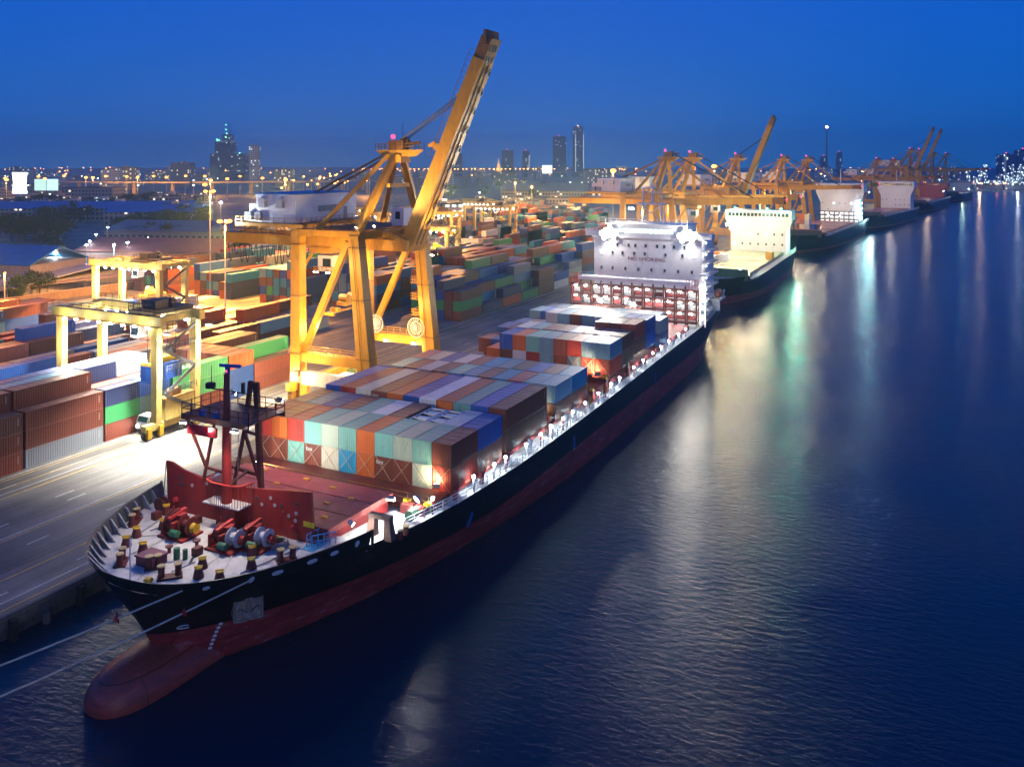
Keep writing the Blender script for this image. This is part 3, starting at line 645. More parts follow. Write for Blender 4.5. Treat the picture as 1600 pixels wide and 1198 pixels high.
for L in (6.04, 12.17):
    for s in (0, 1):
        b = MB(); y0 = -1.07+1.075*s; x = -L/2+.04
        b.box(x, y0, .14, x+.06, y0+1.06, 2.44)
        for yy in (y0+.28, y0+.78):
            b.tube((x-.03, yy, .18), (x-.03, yy, 2.4), .025, n=5); b.box(x-.06, yy-.02, 1.0, x-.02, yy+.3, 1.06)
        DM[L, s] = b.mesh('door_leaf'); DM[L, s].materials.append(BM['rust'])
NBOX = [0]
def container(L, col, loc, label, door=False, group=None):
    o = bpy.data.objects.new('shipping_container', CM[L, -1 if door else 2]); COL.objects.link(o)
    o.material_slots[0].link = 'OBJECT'; o.material_slots[0].material = BM[col]
    o.location = loc; tag(o, label, 'container', group); NBOX[0] += 1
    if door:
        for s in (0, 1):
            d = bpy.data.objects.new('door', DM[L, s]); COL.objects.link(d); d.parent = o
            d.material_slots[0].link = 'OBJECT'; d.material_slots[0].material = BM[col]
    return o
ORD = ['first','second','third','fourth','fifth','sixth','seventh','eighth','ninth','tenth','eleventh','twelfth','thirteenth','fourteenth','fifteenth','sixteenth','seventeenth','eighteenth','nineteenth','twentieth']
def ycol(c): return 72.05 - 2.495*c
TXT = set()
def ship_row(xc, L, z, cols, where, group, skip=()):
    for c, k in enumerate(cols):
        if not k: continue
        door = k.endswith('*'); t = k.endswith('#'); k = k.rstrip('*#')
        o = container(L, k, (xc, ycol(c), z), f"{BOXNAME[k]} container {ORD[c]} from landward side in {where}", door, group)
        if t: word('tex', .75, mTEXTW, o, (xc-L/2-.03, ycol(c)+.5, z+2.0), (math.pi/2,0,-math.pi/2)).name = 'lettering'
G = 'containers stacked on the big ship'
ship_row(81.75, 6.04, 8.6, 'rust* rust* teal rust# cream cyan orange rust# rust sage red'.split(), 'lower tier of foremost deck row', G)
ship_row(81.75, 6.04, 11.2, 'red* orange* red* teal sage teal orange teal sage teal rust'.split(), 'upper tier of foremost deck row', G)
ship_row(87.85, 6.04, 11.2, 'rust steel blue rust teal white brown 0 0 white blue'.replace('0', '').split(' '), 'upper tier of second deck row', G)
ship_row(87.85, 6.04, 8.6, ['']*7 + ['navy','navy','','brown'], 'lower tier of second deck row', G)
ship_row(98.1, 12.17, 11.55, 'blue* red* cream rust# orange blue* white* orange* teal blue* rust*'.split(), 'top of the long forty-foot bay', G)
ship_row(98.1, 12.17, 8.95, ['']*10 + ['brown'], 'bottom of the long forty-foot bay', G)
ship_row(110.05, 6.04, 10.9, 'teal rust white brown teal cyan brown cyan red steel steel'.split(), 'front row of second bay', G)
ship_row(116.15, 6.04, 10.9, 'pink cream blue white rust cyan steel brown blue rust cyan'.split(), 'back row of second bay', G)
ship_row(110.05, 6.04, 8.5, ['']*10 + ['brown'], 'lower front row of second bay', G)
ship_row(116.15, 6.04, 8.5, ['']*10 + ['rust'], 'lower back row of second bay', G)
ship_row(132.3, 6.04, 9.75, ['','','orange','rust','white','red','steel','rust','steel','red','red'], 'lower tier of third bay front', G)
ship_row(132.3, 6.04, 12.35, ['','','','blue','orange','teal','steel','rust','red','steel','steel'], 'upper tier of third bay front', G)
ship_row(138.6, 6.04, 12.4, ['','','','white','steel','rust','rust','white','rust','pink','rust'], 'upper tier of third bay back', G)
ship_row(138.6, 6.04, 9.8, ['rust','blue','white','','','','','','','','brown'], 'lower tier of third bay back', G)
ship_row(145.4, 6.04, 10.6, ['blue','rust','steel','','','','','','','rust','rust'], 'lower tier of fourth bay', G)
ship_row(145.4, 6.04, 13.2, ['','','','','','','','','rust','rust','red'], 'upper tier of fourth bay', G)
ship_row(151.7, 6.04, 12.9, ['','','','white','steel','rust','steel','white','steel','blue','blue'], 'upper tier of fifth bay', G)
ship_row(151.7, 6.04, 10.3, ['blue','brown','blue','','','','','','','','blue'], 'lower tier of fifth bay', G)
ship_row(160.5, 6.04, 11.4, ['steel','blue','steel','rust','grey','steel','white','grey','steel','navy','grey'], 'top tier of sixth bay', G)
ship_row(160.5, 6.04, 8.95, ['blue','','','','','','','','','','navy'], 'bottom tier of sixth bay', G)
ship_row(167.0, 6.04, 11.0, ['grey','steel','cream','white','grey','rust','steel','grey','white','steel',''], 'top tier of seventh bay', G)
# open flat racks with white frames on the second deck row
for c, wh in ((7, 'landward'), (8, 'waterward')):
    y = ycol(c); b = MB().box(84.85, y-1.2, 11.2, 90.85, y+1.2, 12.9); r = b.build('flat_rack', BM['navy'], None, loc=None); tag(r, f'navy open rack carrying white frames, {wh} one of two on the foremost stacks', 'flat rack', 'open racks on the ship')
    for x in (85.2, 87.6, 89.9): MB().box(x-.5, y-.9, 12.9, x+.1, y+.9, 13.35).build('white_frame', mWHT, r)
    b = MB()
    for yy in (y-1.1, y+1.0): b.box(84.9, yy, 13.35, 90.8, yy+.12, 13.5)
    for x in (84.9, 86.4, 88.6, 90.6): b.box(x, y-1.0, 13.3, x+.16, y+1.0, 13.46)
    b.build('rack_frame', mWHT, r)
# crossed lashing rods on the front of the foremost stacks
for c in range(11):
    y = ycol(c); b = MB(); b.bar((78.45,y-1.15,8.8),(78.62,y+1.1,11.3),.05); b.bar((78.42,y+1.15,8.8),(78.6,y-1.1,11.3),.05); b.build('lashing_rods', M('rod_steel',(.45,.36,.25),.5) if not bpy.data.materials.get('rod_steel') else bpy.data.materials['rod_steel'], ship)
for c in (8, 9, 10):
    y = ycol(c); b = MB(); b.bar((129.0,y-1.15,9.9),(129.15,y+1.1,12.5),.06); b.bar((128.98,y+1.15,9.9),(129.12,y-1.1,12.5),.06); b.build('lashing_rods', bpy.data.materials['rod_steel'], ship)

# ---- the yard: blocks of six rows behind the quay lane
F_, H_ = 1325.0, 44.0
def proj(x, y, z):
    c = .8978*x+.4404*y; return (800+F_*(.4404*x-.8978*y)/c, 255-F_*(z-H_)/c, F_/c)
BNAME = ['quayside block','second inland block','third inland block','fourth inland block','innermost block']
GNAME = {'L': 'before crane', 'R': 'past crane'}
PAL = ['rust']*6+['brown']*6+['navy']*4+['blue']*3+['grey']*2+['red','orange','orange','steel','cream','pink','white','rust','brown','navy']
PALR = ['brown']*5+['rust']*4+['blue']*4+['cyan']*3+['navy']*4+['steel']*3+['rust','orange','green','red','grey','cyan','orange','red']
cand = []   # (size, args)
HT = {}
FIX = {  # explicit stacks: (group, block, row, bay) -> colours from the ground up
 ('L',0,0,0): 'brown rust brown', ('L',0,0,1): 'rust rust brown', ('L',0,0,2): 'grey rust rust', ('L',0,1,2): 'brown brown rust rust', ('L',0,1,1): 'brown rust rust rust', ('L',0,2,2): 'navy blue blue cyan', ('L',0,2,1): 'navy blue blue cyan',
 ('L',0,0,3): 'rust green navy', ('L',0,0,4): 'brown steel blue', ('L',0,1,3): 'rust pink pink', ('L',0,1,4): 'rust rust pink', ('L',0,2,3): 'blue blue blue navy', ('L',0,2,4): 'navy blue blue white', ('L',0,3,2): 'navy navy navy blue', ('L',0,3,3): 'white white grey white', ('L',0,3,4): 'rust rust pink white',
 ('L',0,0,5): 'rust green green', ('L',0,0,6): 'blue blue orange', ('L',0,1,5): 'rust brown', ('L',0,1,6): 'rust brown rust', ('L',0,0,7): 'rust rust', ('L',0,2,7): 'navy brown', ('L',0,1,7): 'brown brown green',
 ('R',0,0,0): 'rust green brown', ('R',0,1,0): 'brown brown rust', ('R',0,0,1): 'navy', ('R',0,1,1): 'cyan cyan rust', ('R',0,2,1): 'brown rust blue', ('R',0,3,1): 'brown navy navy brown', ('R',0,0,2): 'orange navy', ('R',0,1,2): 'rust navy green', ('R',0,2,2): 'navy rust steel', ('R',0,3,2): 'navy blue blue cyan',
 ('R',0,0,3): 'green', ('R',0,1,3): 'red green steel grey', ('R',0,0,4): 'brown brown rust', ('R',0,1,4): 'rust brown brown', ('R',0,0,5): 'white blue', ('R',0,1,5): 'brown rust navy', ('R',0,0,6): 'orange sage grey',
}
BAYS = {'L': [(50.2,12.17),(62.6,12.17),(75.2,12.17),(87.75,6.04),(93.95,6.04),(100.5,12.17),(113.0,6.04),(119.3,12.17)], 'R': [(196,12.17),(208.6,12.17),(221.2,12.17),(233.8,12.17),(246.4,12.17),(259,12.17),(271.6,12.17),(284.2,12.17)]}
BAYS_L2 = [(50.2,12.17),(62.7,12.17),(75.2,12.17),(87.7,12.17),(100.2,12.17),(112.7,12.17),(125.2,12.17),(137.7,12.17),(150.2,12.17),(162.7,12.17)]
for g in 'LR':
    for blk in range(5):
        y0 = 111.3 + 27*blk
        bays = BAYS['L'] if (g == 'L' and blk == 0) else (BAYS_L2 if g == 'L' else BAYS['R'])
        for row in range(6):
            for bi, (x0, L) in enumerate(bays):
                key = (g, blk, row, bi); f = FIX.get(key)
                if g == 'L' and blk >= 3 and bi > 8: continue
                if f: st = f.split()
                else:
                    h = RND.choice([1,1,2,2,2,3]) if g == 'L' else RND.choice([3,3,4,4,4,5])
                    if g == 'L' and blk == 0: h = RND.choice([1,2,2,3]) if bi > 4 else RND.choice([2,3,3])
                    if g == 'L' and blk in (1,2) and bi < 3: h = RND.choice([2,2,3,3])
                    if g == 'L' and blk == 4: h = RND.choice([0,1,1,2])
                    if g == 'R' and blk > 2: h = RND.choice([2,3,3,4])
                    st = [RND.choice(PAL if g == 'L' else PALR) for _ in range(h)]
                HT[key] = (st, x0, L, y0 + 1.22 + 2.62*row)
for key, (st, x0, L, yc) in HT.items():
    g, blk, row, bi = key; n = len(st)
    front = len(HT[(g,blk,row-1,bi)][0]) if (g,blk,row-1,bi) in HT else 0
    side = len(HT[(g,blk,row,bi-1)][0]) if (g,blk,row,bi-1) in HT else 0
    back = len(HT[(g,blk,row,bi+1)][0]) if (g,blk,row,bi+1) in HT else 0
    for t, k in enumerate(st):
        if t < n-1 and t < front and t < side: continue
        z = 2.0 + 2.6*t; xc = x0+L/2; px, py, s = proj(xc, yc, z+1.3)
        if px < -90 or px > 1640 or py > 1300: continue
        hidden = (g == 'R' and px > 925) or (px < 540 and py > 700 and px > 262)
        cand.append((0 if hidden else s*(1.0 if t == n-1 else .75)*(1 if L > 7 else .8), key, t, n, k, L, (xc, yc, z)))
cand.sort(key=lambda c: -c[0])
ROOM = max(0, 284 - NBOX[0])
TN = ['bottom','second tier','third tier','fourth tier','fifth tier']
rest = MB(); KEYS = list(BM)
for i, (s, key, t, n, k, L, loc) in enumerate(cand):
    g, blk, row, bi = key
    if i < ROOM:
        tier = 'topmost' if t == n-1 else TN[t]
        lab = f"{BOXNAME[k]} container, {tier}, {ORD[bi]} stack along {ORD[row]} row, {BNAME[blk]} {GNAME[g]}"
        if n == 1: lab = lab.replace('topmost', 'single')
        o = container(L, k, loc, lab, (bi % 3 == 1 or RND.random() < .3), 'containers stacked in the yard')
    elif s > 0:
        rest.cur = KEYS.index(k); x, y, z = loc
        rest.box(x-L/2, y-1.21, z, x+L/2, y+1.21, z+2.56)
for k in range(700):
    bx, by = RND.randint(0, 27), RND.randint(0, 60); x = 290+13*bx; y = 138+2.7*by+5*(by//6)
    if x > 420 and y < 160: continue
    q = proj(x, y, 5)
    if not (640 < q[0] < 945): continue
    for t in range(RND.choice([1,2,3,3,4])): rest.cur = KEYS.index(RND.choice(PALR+['cream','white','orange'])); rest.box(x-6.05,y-1.21,2+2.6*t,x+6.05,y+1.21,4.56+2.6*t)
o = rest.build('stacked_containers', [BM[k] for k in KEYS], None)
tag(o, 'mass of far stacked containers in the yard behind the nearer stacks', 'container', None, 'stuff')
print('containers', NBOX[0], 'candidates', len(cand))
# ---------------------------------------------------------------- ship-to-shore crane (built at local origin: near landside leg foot)
def sts_crane(boom_deg, label, loc=(0,0,0), rich=True, group=None):
    r = thing('quay_crane', label, 'crane', (0,0,0), 0, group); W = 20.7; G_ = -15.2
    for x in (0, W):
        s = 1 if x == 0 else -1
        b = MB(); b.bar((x,0,0.9),(x,0,30),2.2,1.9,1.9,1.7,up=(1,0,0)); lg = b.build('leg', mYEL, r)
        if rich:
            for z in (8.2,18.5,27.6): MB().cbox((x,0,z),(2.05,2.2,.14)).build('flange', mYELd, lg)
        b = MB(); b.bar((x,G_-.3,0.9),(x,G_+2.6,29.5),2.9,2.2,2.2,2.0,up=(1,0,0)); lg = b.build('leg', mYEL, r)
        if rich:
            for t in (.27,.62,.93):
                MB().cbox((x,G_-.3+2.9*t,.9+28.6*t),(2.4,2.9-.6*t,.14)).build('flange', mYELd, lg)
            MB().rail([(x-1.25,G_+.2,3),(x-1.25,G_+2.6,28.6)],.45,.5,.03).build('ladder', mYELd, lg)
        b = MB(); b.box(x-.7,G_+.8,6.9,x+.7,-.8,8.5); sb = b.build('portal_beam', mYEL, r)
        if rich: MB().rail([(x-.6,G_+1.2,8.5),(x-.6,-1,8.5)],1.3,1.4,.045,(.33,.66,1)).build('beam_railing', mYEL, sb)
        b = MB(); b.box(x-.75,G_+1.3,29.2,x+.75,.95,30.3); b.build('top_beam', mYEL, r)
        b = MB(); b.bar((x,-1.2,8.4),(x,G_+4.2,28.4),1.05,.95,up=(1,0,0)); b.build('diagonal_brace', mYEL, r)
    for y in (0, G_+2.4): MB().box(.75, y-.7, 28.8, W-.75, y+.7, 30.1).build('cross_beam', mYEL, r)
    for y in (0, G_-.3):
        MB().box(-2.5, y-.7, 1.9, W+2.5, y+.7, 3.2).build('sill_beam', mYEL, r)
        for x in (-1.2, 1.6, W-1.6, W+1.2):
            b = MB(); b.box(x-1.1,y-.45,.35,x+1.1,y+.45,1.7); bo = b.build('bogie', mYELd, r)
            MB().lathe([(.05,-.2),(.36,-.2),(.36,.2),(.05,.2)],(x-.55,y,.38),'y',10).lathe([(.05,-.2),(.36,-.2),(.36,.2),(.05,.2)],(x+.55,y,.38),'y',10).build('wheel', mBLK, bo)
    m = W/2
    # girder and back reach
    b = MB()
    for dx in (-2.2, 2.2): b.box(m+dx-.55, -17.2, 26.3, m+dx+.55, 25.0, 28.4)
    for y in (-17, -8, 0.5, 9, 17, 24.4): b.box(m-1.65,y-.4,26.6,m+1.65,y+.4,28.1)
    gd = b.build('girder', mYEL, r)
    b = MB(); b.box(m+3,-16,28.4,m+4.2,25,28.5); b.box(m-4.2,-16,28.4,m-3,25,28.5); b.build('walkway', mYELd, gd)
    if rich:
        b = MB(); b.rail([(m-4.1,-16,28.5),(m-4.1,25,28.5)],1.1,2,.04); b.rail([(m+4.1,-16,28.5),(m+4.1,25,28.5)],1.1,2,.04); b.build('walkway_railing', mYEL, gd)
        for k in range(14):
            y = 4.0+1.45*k; b = MB(); pts = [(m-3.4, y-.6+1.2*t, 26.2-3.6*math.sin(math.pi*t)*(1 if k % 3 else .6)) for t in [i/7 for i in range(8)]]
            b.path(pts, .09, 5); b.build('festoon_cable', mBLK, gd)
    # boom
    th = rad(boom_deg); hy, hz, BL = -17.4, 27.5, 39.5
    dv = Vector((0,-math.cos(th),math.sin(th))); uv = Vector((0,math.sin(th),math.cos(th)))  # along, outward-top
    o = Vector((m, hy, hz)); b = MB()
    b.bar(o - dv*.8, o + dv*(BL-4), 4.0, 2.5, 3.8, 2.3, up=tuple(uv)); bm = b.build('boom', mYEL, r)
    b = MB()
    for t in (.75, ): b.bar(o + dv*(BL-4.2), o + dv*BL, 3.5, 2.2, up=tuple(uv))
    b.bar(o+dv*BL*.995-Vector((2.4,0,0)), o+dv*BL*.995+Vector((2.4,0,0)), .5, 2.6); b.build('boom_tip', mYELd, bm)
    if rich:
        b = MB()
        for dx in (-1.0,0.,1.): 
            for q in (-.5,.55): MB().bar(o+dv*(BL-3.4)+Vector((dx,0,0))-uv*(1.13)+dv*(q*2), o+dv*(BL-2.2)+Vector((dx,0,0))-uv*1.13+dv*(q*2), .55, .08, up=tuple(uv)).build('tip_opening', mBLK, bm)
        b = MB()
        for dx in (-.9, .5): b.bar(o+dv*.5-uv*1.3+Vector((dx,0,0)), o+dv*(BL-4.5)-uv*1.22+Vector((dx,0,0)), .22, .16, up=tuple(uv))
        b.build('trolley_rail', mYELd, bm)
        for k in range(9):
            b = MB(); t = 4+3.6*k; b.bar(o+dv*t-uv*1.45+Vector((-.2,0,0)), o+dv*(t+1.5)-uv*1.6+Vector((.9,0,0)), .5,.12, up=tuple(uv)); b.bar(o+dv*(t+.2)-uv*1.4+Vector((1.4,0,0)), o+dv*(t+1.0)-uv*1.4+Vector((1.4,0,0)), .2,.2); b.build('rail_hanger', mBLK, bm)
        b = MB()
        for t in [BL*.42+1.05*i for i in range(20)]: p = o+dv*t+uv*1.25+Vector((-1.9,0,0)); b.bar(p,p+uv*.95,.07)
        b.bar(o+dv*BL*.42+uv*2.1+Vector((-1.9,0,0)), o+dv*(BL*.42+20)+uv*2.1+Vector((-1.9,0,0)), .07); b.build('boom_railing', mYELd, bm)
        b = MB(); b.bar(o+dv*18+uv*1.1, o+dv*18+uv*3.6, .8, 1.6, .3,.8); b.bar(o+dv*18.6+uv*3, o+dv*17.4+uv*4.0,.5); b.build('boom_latch', mYEL, bm); MB().bar(o+dv*28+uv*1.1,o+dv*28+uv*2.3,.9,1.4,.5,.6).build('stay_lug', mYEL, bm)
    bulb(bm, tuple(o+dv*(BL+.6)+uv*.4), .3, eRED, 'warning_light')
    # A-frame tower above the waterside legs
    ax, ay, az = m, -14.6, 43.5
    b = MB()
    for x in (.3, W-.3):
        s = 1 if x < m else -1
        b.bar((x, G_+2.6, 30), (ax-s*1.1, ay+.2, az), 1.5,1.2,1.1,.9); b.bar((x+s*.1, -3.8, 30.2), (ax-s*1.3, ay+1.6, az), .95,.8,.8,.7)
    b.bar((ax-3.2,ay+.3,az-5.5),(ax+3.2,ay+.3,az-5.5),.7); b.build('tower_frame', mYEL, r)
    b = MB(); b.prism([(-4.3,.9),(4.3,.9),(2.6,-.3),(-2.6,-.3)],ax-1.4,ax+1.4,'x'); 
    b.v = [(x, y+ay, z+az) for x,y,z in b.v]; b.box(ax-1.6,ay-1.3,az-1.4,ax+1.6,ay+1.6,az); ap = b.build('tower_platform', mYEL, r)
    b = MB(); b.box(ax-1.3,ay-1.6,az+.9,ax+1.3,ay+1.6,az+2.6); b.lathe([(.1,-.5),(.9,-.5),(.9,.5),(.1,.5)],(ax,ay-1.2,az+2.3),'x',10); b.bar((ax,ay-2,az+1.9),(ax,ay-4.2,az+2.2),.9,.5); b.build('sheave_house', mYELd, ap)
    if rich:
        b = MB(); P = [(ax-1.5,ay+4.3,az+.9),(ax-1.5,ay-4.3,az+.9),(ax+1.5,ay-4.3,az+.9),(ax+1.5,ay+4.3,az+.9),(ax-1.5,ay+4.3,az+.9)]; b.rail(P,1.1,1.1,.04); b.build('platform_railing', mYELd, ap)
        MB().tube((ax+.3,ay-.5,az+2.6),(ax+.3,ay-.5,az+6),.06,.03).build('aerial', mBLK, ap)
    bulb(ap, (ax-.3, ay+1.2, az+3.3), .42, eRED, 'warning_light')
    # stays
    q = o+dv*(BL*.72)+uv*1.2
    for dx in (-1.1,-.45,.45,1.1): 
        b = MB(); b.tube((ax+dx,ay-.8,az+2.7), tuple(q+Vector((dx,0,0))), .085, n=5); b.build('forestay', mBLK, r)
    if boom_deg < 20:
        for dx in (-1.2,1.2): MB().bar((ax+dx,ay,az+1),tuple(o+dv*(BL*.45)+uv*1.2+Vector((dx,0,0))),.4).build('forestay', mYEL, r)
    for dx in (-2.2,2.2): MB().bar((ax+dx*.5,ay+1.5,az+.5),(m+dx,21,28.4),.32).build('backstay', mYELd, r)
    # machinery house
    b = MB(); b.box(.6,1.2,31.2,18.6,10.4,36.3); b.box(1.6,10.4,31.2,17.6,13.0,34.5); mh = b.build('machinery_house', mWHT, r)
    MB().box(.4,1.0,36.3,18.8,10.6,36.5).build('roof', mROOFB, mh)
    MB().box(-.8,-1.5,30.5,W+.3,14.2,31.1).build('house_floor', mYEL, mh)
    for y in (8.6, 4.4):
        b = MB(); b.prism([(y-.75,33.9),(y+.75,33.9),(y+.75,35.6),(y-.75,35.6)],-.1,.6,'x'); b.build('air_vent', mTANK, mh)
    for y in (11.9, 9.6): MB().box(.0,y-.75,31.5,1.6 if y > 10.4 else .6,y+.75,33.0).build('air_conditioner', mGRY, mh)
    MB().box(7,1.0,33.0,13,1.2,34.1).build('window_band', mGRY, mh); MB().box(14.6,1.12,31.3,15.6,1.2,33.6).build('door', mGRY, mh)
    if rich:
        b = MB(); b.rail([(-.7,14.1,31.1),(-.7,-1.3,31.1),(W,-1.3,31.1)],1.1,1.3,.04); b.build('house_railing', mYEL, mh)
        b = MB(); b.box(1.5,-13,30.3,W-1.5,-2,30.4); b.rail([(1.6,-13,30.4),(1.6,-2,30.4)],1.1,1.4,.04); b.build('top_walkway', mYELd, r)
        for hx in (6.6, 13.3): MB().prism([(-12.4,30.3),(-10.8,30.3),(-17.6,27.0),(-18.4,26.4),(-18.6,28.4)],hx,hx+.8,'x').build('hinge_bracket', mYEL, r)
        eh = MB().box(13.2,-13.6,30.4,16.2,-11.0,33.6).build('electric_cabin', mWHT, r); MB().box(13.1,-12.8,31.6,13.2,-11.8,33).build('door', mGLASS, eh)
    # trolley with driver cab, and the spreader on its ropes
    ty = 1.2 if rich else -24
    if boom_deg < 20 or rich:
        b = MB(); b.box(m-2.8,ty-2.4,25.2,m+2.8,ty+2.4,26.2); b.bar((m-2.6,ty+2,25.2),(m-2.6,ty+4.2,22),.4); b.rail([(m-2.8,ty-2.4,25.3),(m-2.8,ty+2.4,25.3)],1.1,.8,.05); b.build('trolley', mYEL, r)
        cb = MB().prism([(ty-1.6,24.6),(ty+1.8,24.6),(ty+1.8,21.6),(ty-.9,21.6),(ty-1.6,22.5)],m-1.3,m+1.2,'x').build('driver_cab', mWHT, r)
        MB().box(m-1.36,ty-1.2,22.4,m-1.3,ty+.6,24).build('window', mGLASS, cb); MB().rail([(m-1.9,ty-2.6,21.5),(m-1.9,ty+2.2,21.5)],1,1,.05).build('cab_railing', mYEL, cb)
        sy = -3.2 if rich else ty
        b = MB(); b.box(m-6,sy-.35,14.6,m+6,sy+.35,15.0); b.box(m-6.05,sy-1.2,14.4,m-5.5,sy+1.2,14.9); b.box(m+5.5,sy-1.2,14.4,m+6.05,sy+1.2,14.9); b.box(m-2.2,sy-1.1,15.6,m+2.2,sy+1.1,16.3)
        b.lathe([(.1,-.9),(.75,-.9),(.75,.9),(.1,.9)],(m-1.2,sy,16.9),'y',10); b.lathe([(.1,-.9),(.75,-.9),(.75,.9),(.1,.9)],(m+1.2,sy,16.9),'y',10)
        for x in (m-4,m+4): b.box(x-.4,sy-.9,14.9,x+.4,sy+.9,15.5)
        sp = b.build('spreader', mYEL, r); b = MB()
        for x in (m-1.4,m+1.4):
            for y in (-.7,.7): b.tube((x,sy+y,17),(x,sy+y*1.2,25.3),.05,n=5)
        b.build('hoist_rope', mBLK, sp)
    # cable reels on the far portal beam
    if rich:
        for x, y, rr in ((W-1.1,-12.2,1.9),(W-1.1,-2.8,1.7)):
            b = MB()
            for k in range(20):
                a = 2*math.pi*k/20; b.bar((x,y,10.3),(x,y+rr*math.cos(a),10.3+rr*math.sin(a)),.1)
            for r_ in (rr, rr*.62):
                for k in range(20):
                    a, c = 2*math.pi*k/20, 2*math.pi*(k+1)/20; b.bar((x,y+r_*math.cos(a),10.3+r_*math.sin(a)),(x,y+r_*math.cos(c),10.3+r_*math.sin(c)),.14)
            b.lathe([(.05,-.3),(.5,-.3),(.5,.3),(.05,.3)],(x,y,10.3),'x',10); b.build('cable_reel', mWHT2, r)
        # stair tower and lift beside the far waterside leg
        for k in range(6):
            z = 9.5+3.1*k; yy = G_+.9+.1*k; b = MB(); b.box(W-1.0,yy+.9,z,W+2.0,yy+3.2,z+.1); b.rail([(W-1,yy+3.2,z+.1),(W-1,yy+.9,z+.1)],1.1,.6,.04); b.rail([(W-1,yy+3.2,z+.1),(W+2,yy+3.2,z+.1)],1.1,.8,.04); b.build('stair_landing', mYEL, r)
        b = MB(); b.box(-1.1,-.9,4.3,1.1,.9,5.2); b.build('leg_collar', mYELd, r)
        b = MB(); b.box(-2.2,-13,3.4,-.9,-2.5,5.6); b.build('switch_cabinet', mWHT2, r)
    return r
crane = sts_crane(66, 'nearest tall yellow quay crane with raised boom and white machinery house')
crane.location = (119, 100.8, 2)
def clight(p, col, pw, kind='POINT', aim=None, ang=120, r=.3):
    p = (p[0]+119, p[1]+100.8, p[2]+2)
    return light(crane, p, col, pw, kind, (aim[0]+119, aim[1]+100.8, aim[2]+2) if aim else None, ang, .7, r)
# lit lamps and added fill lights of the crane: two under the far portal beam, floods under the girder and walkways
def cflood(p, aim, lens, size, col, pw, ang=150):
    P = lambda q: (q[0]+119, q[1]+100.8, q[2]+2)
    flood(crane, P(p), P(aim), lens, size, col, pw, ang)
CRANE_WARM = (1,.60,.17)
for y in (-5.0, -11.6): cflood((19.7,y,7.2), (16,y+.4,4.5), eBIG, .45, CRANE_WARM, 7000, 165); clight((18.2,y,6.2), CRANE_WARM, 1500)
cflood((1.6,-7.6,6.6), (3.0,-7,0), eBIG, .5, (1,.85,.55), 9000, 165)
cflood((1.6,-2.2,6.6), (3.0,-3,0), eWHT, .5, (1,.85,.55), 5000, 165)
clight((-2.6,-3.5,5.2), CRANE_WARM, 4500); clight((2.6,-4.0,12), CRANE_WARM, 4500); clight((-6,-6.0,14), CRANE_WARM, 5500); clight((16,-11,14), CRANE_WARM, 3000)  # bare lights hung in the air, added to brighten the legs
clight((17,-3,22), CRANE_WARM, 5000); clight((4.5,-5.5,24), CRANE_WARM, 1800)  # more added lights without fixtures, for the upper legs
cflood((9.0,3.4,21.4), (9,3,0), eWHT, .55, (1,.9,.7), 9000, 140)
cflood((9.0,.6,21.4), (9,0,0), eWHT, .5, (1,.9,.7), 4000, 140)
for x, y in ((-1.2,-13.5),(3.0,-14.2)): cflood((x,y,31.0), (8.5,-24,48), eWARM, .45, (1,.66,.28), 19000, 95)  # floods added to turn the raised boom golden
cflood((-2.2,15.2,31.4), (4,5,34.5), eWHT, .35, (.85,.93,1), 3800, 150)  # flood added to whiten the dim machinery house
cflood((10.3,-21.5,25.6), (10.3,-31,56), eWARM, .45, (1,.70,.36), 16000, 80)  # flood added to brighten the underside of the boom
clight((-7,-8,24), CRANE_WARM, 6000)  # another bare fill light, ahead of the upper frame
clight((-3,2.2,3.6), (1,.86,.6), 4000)

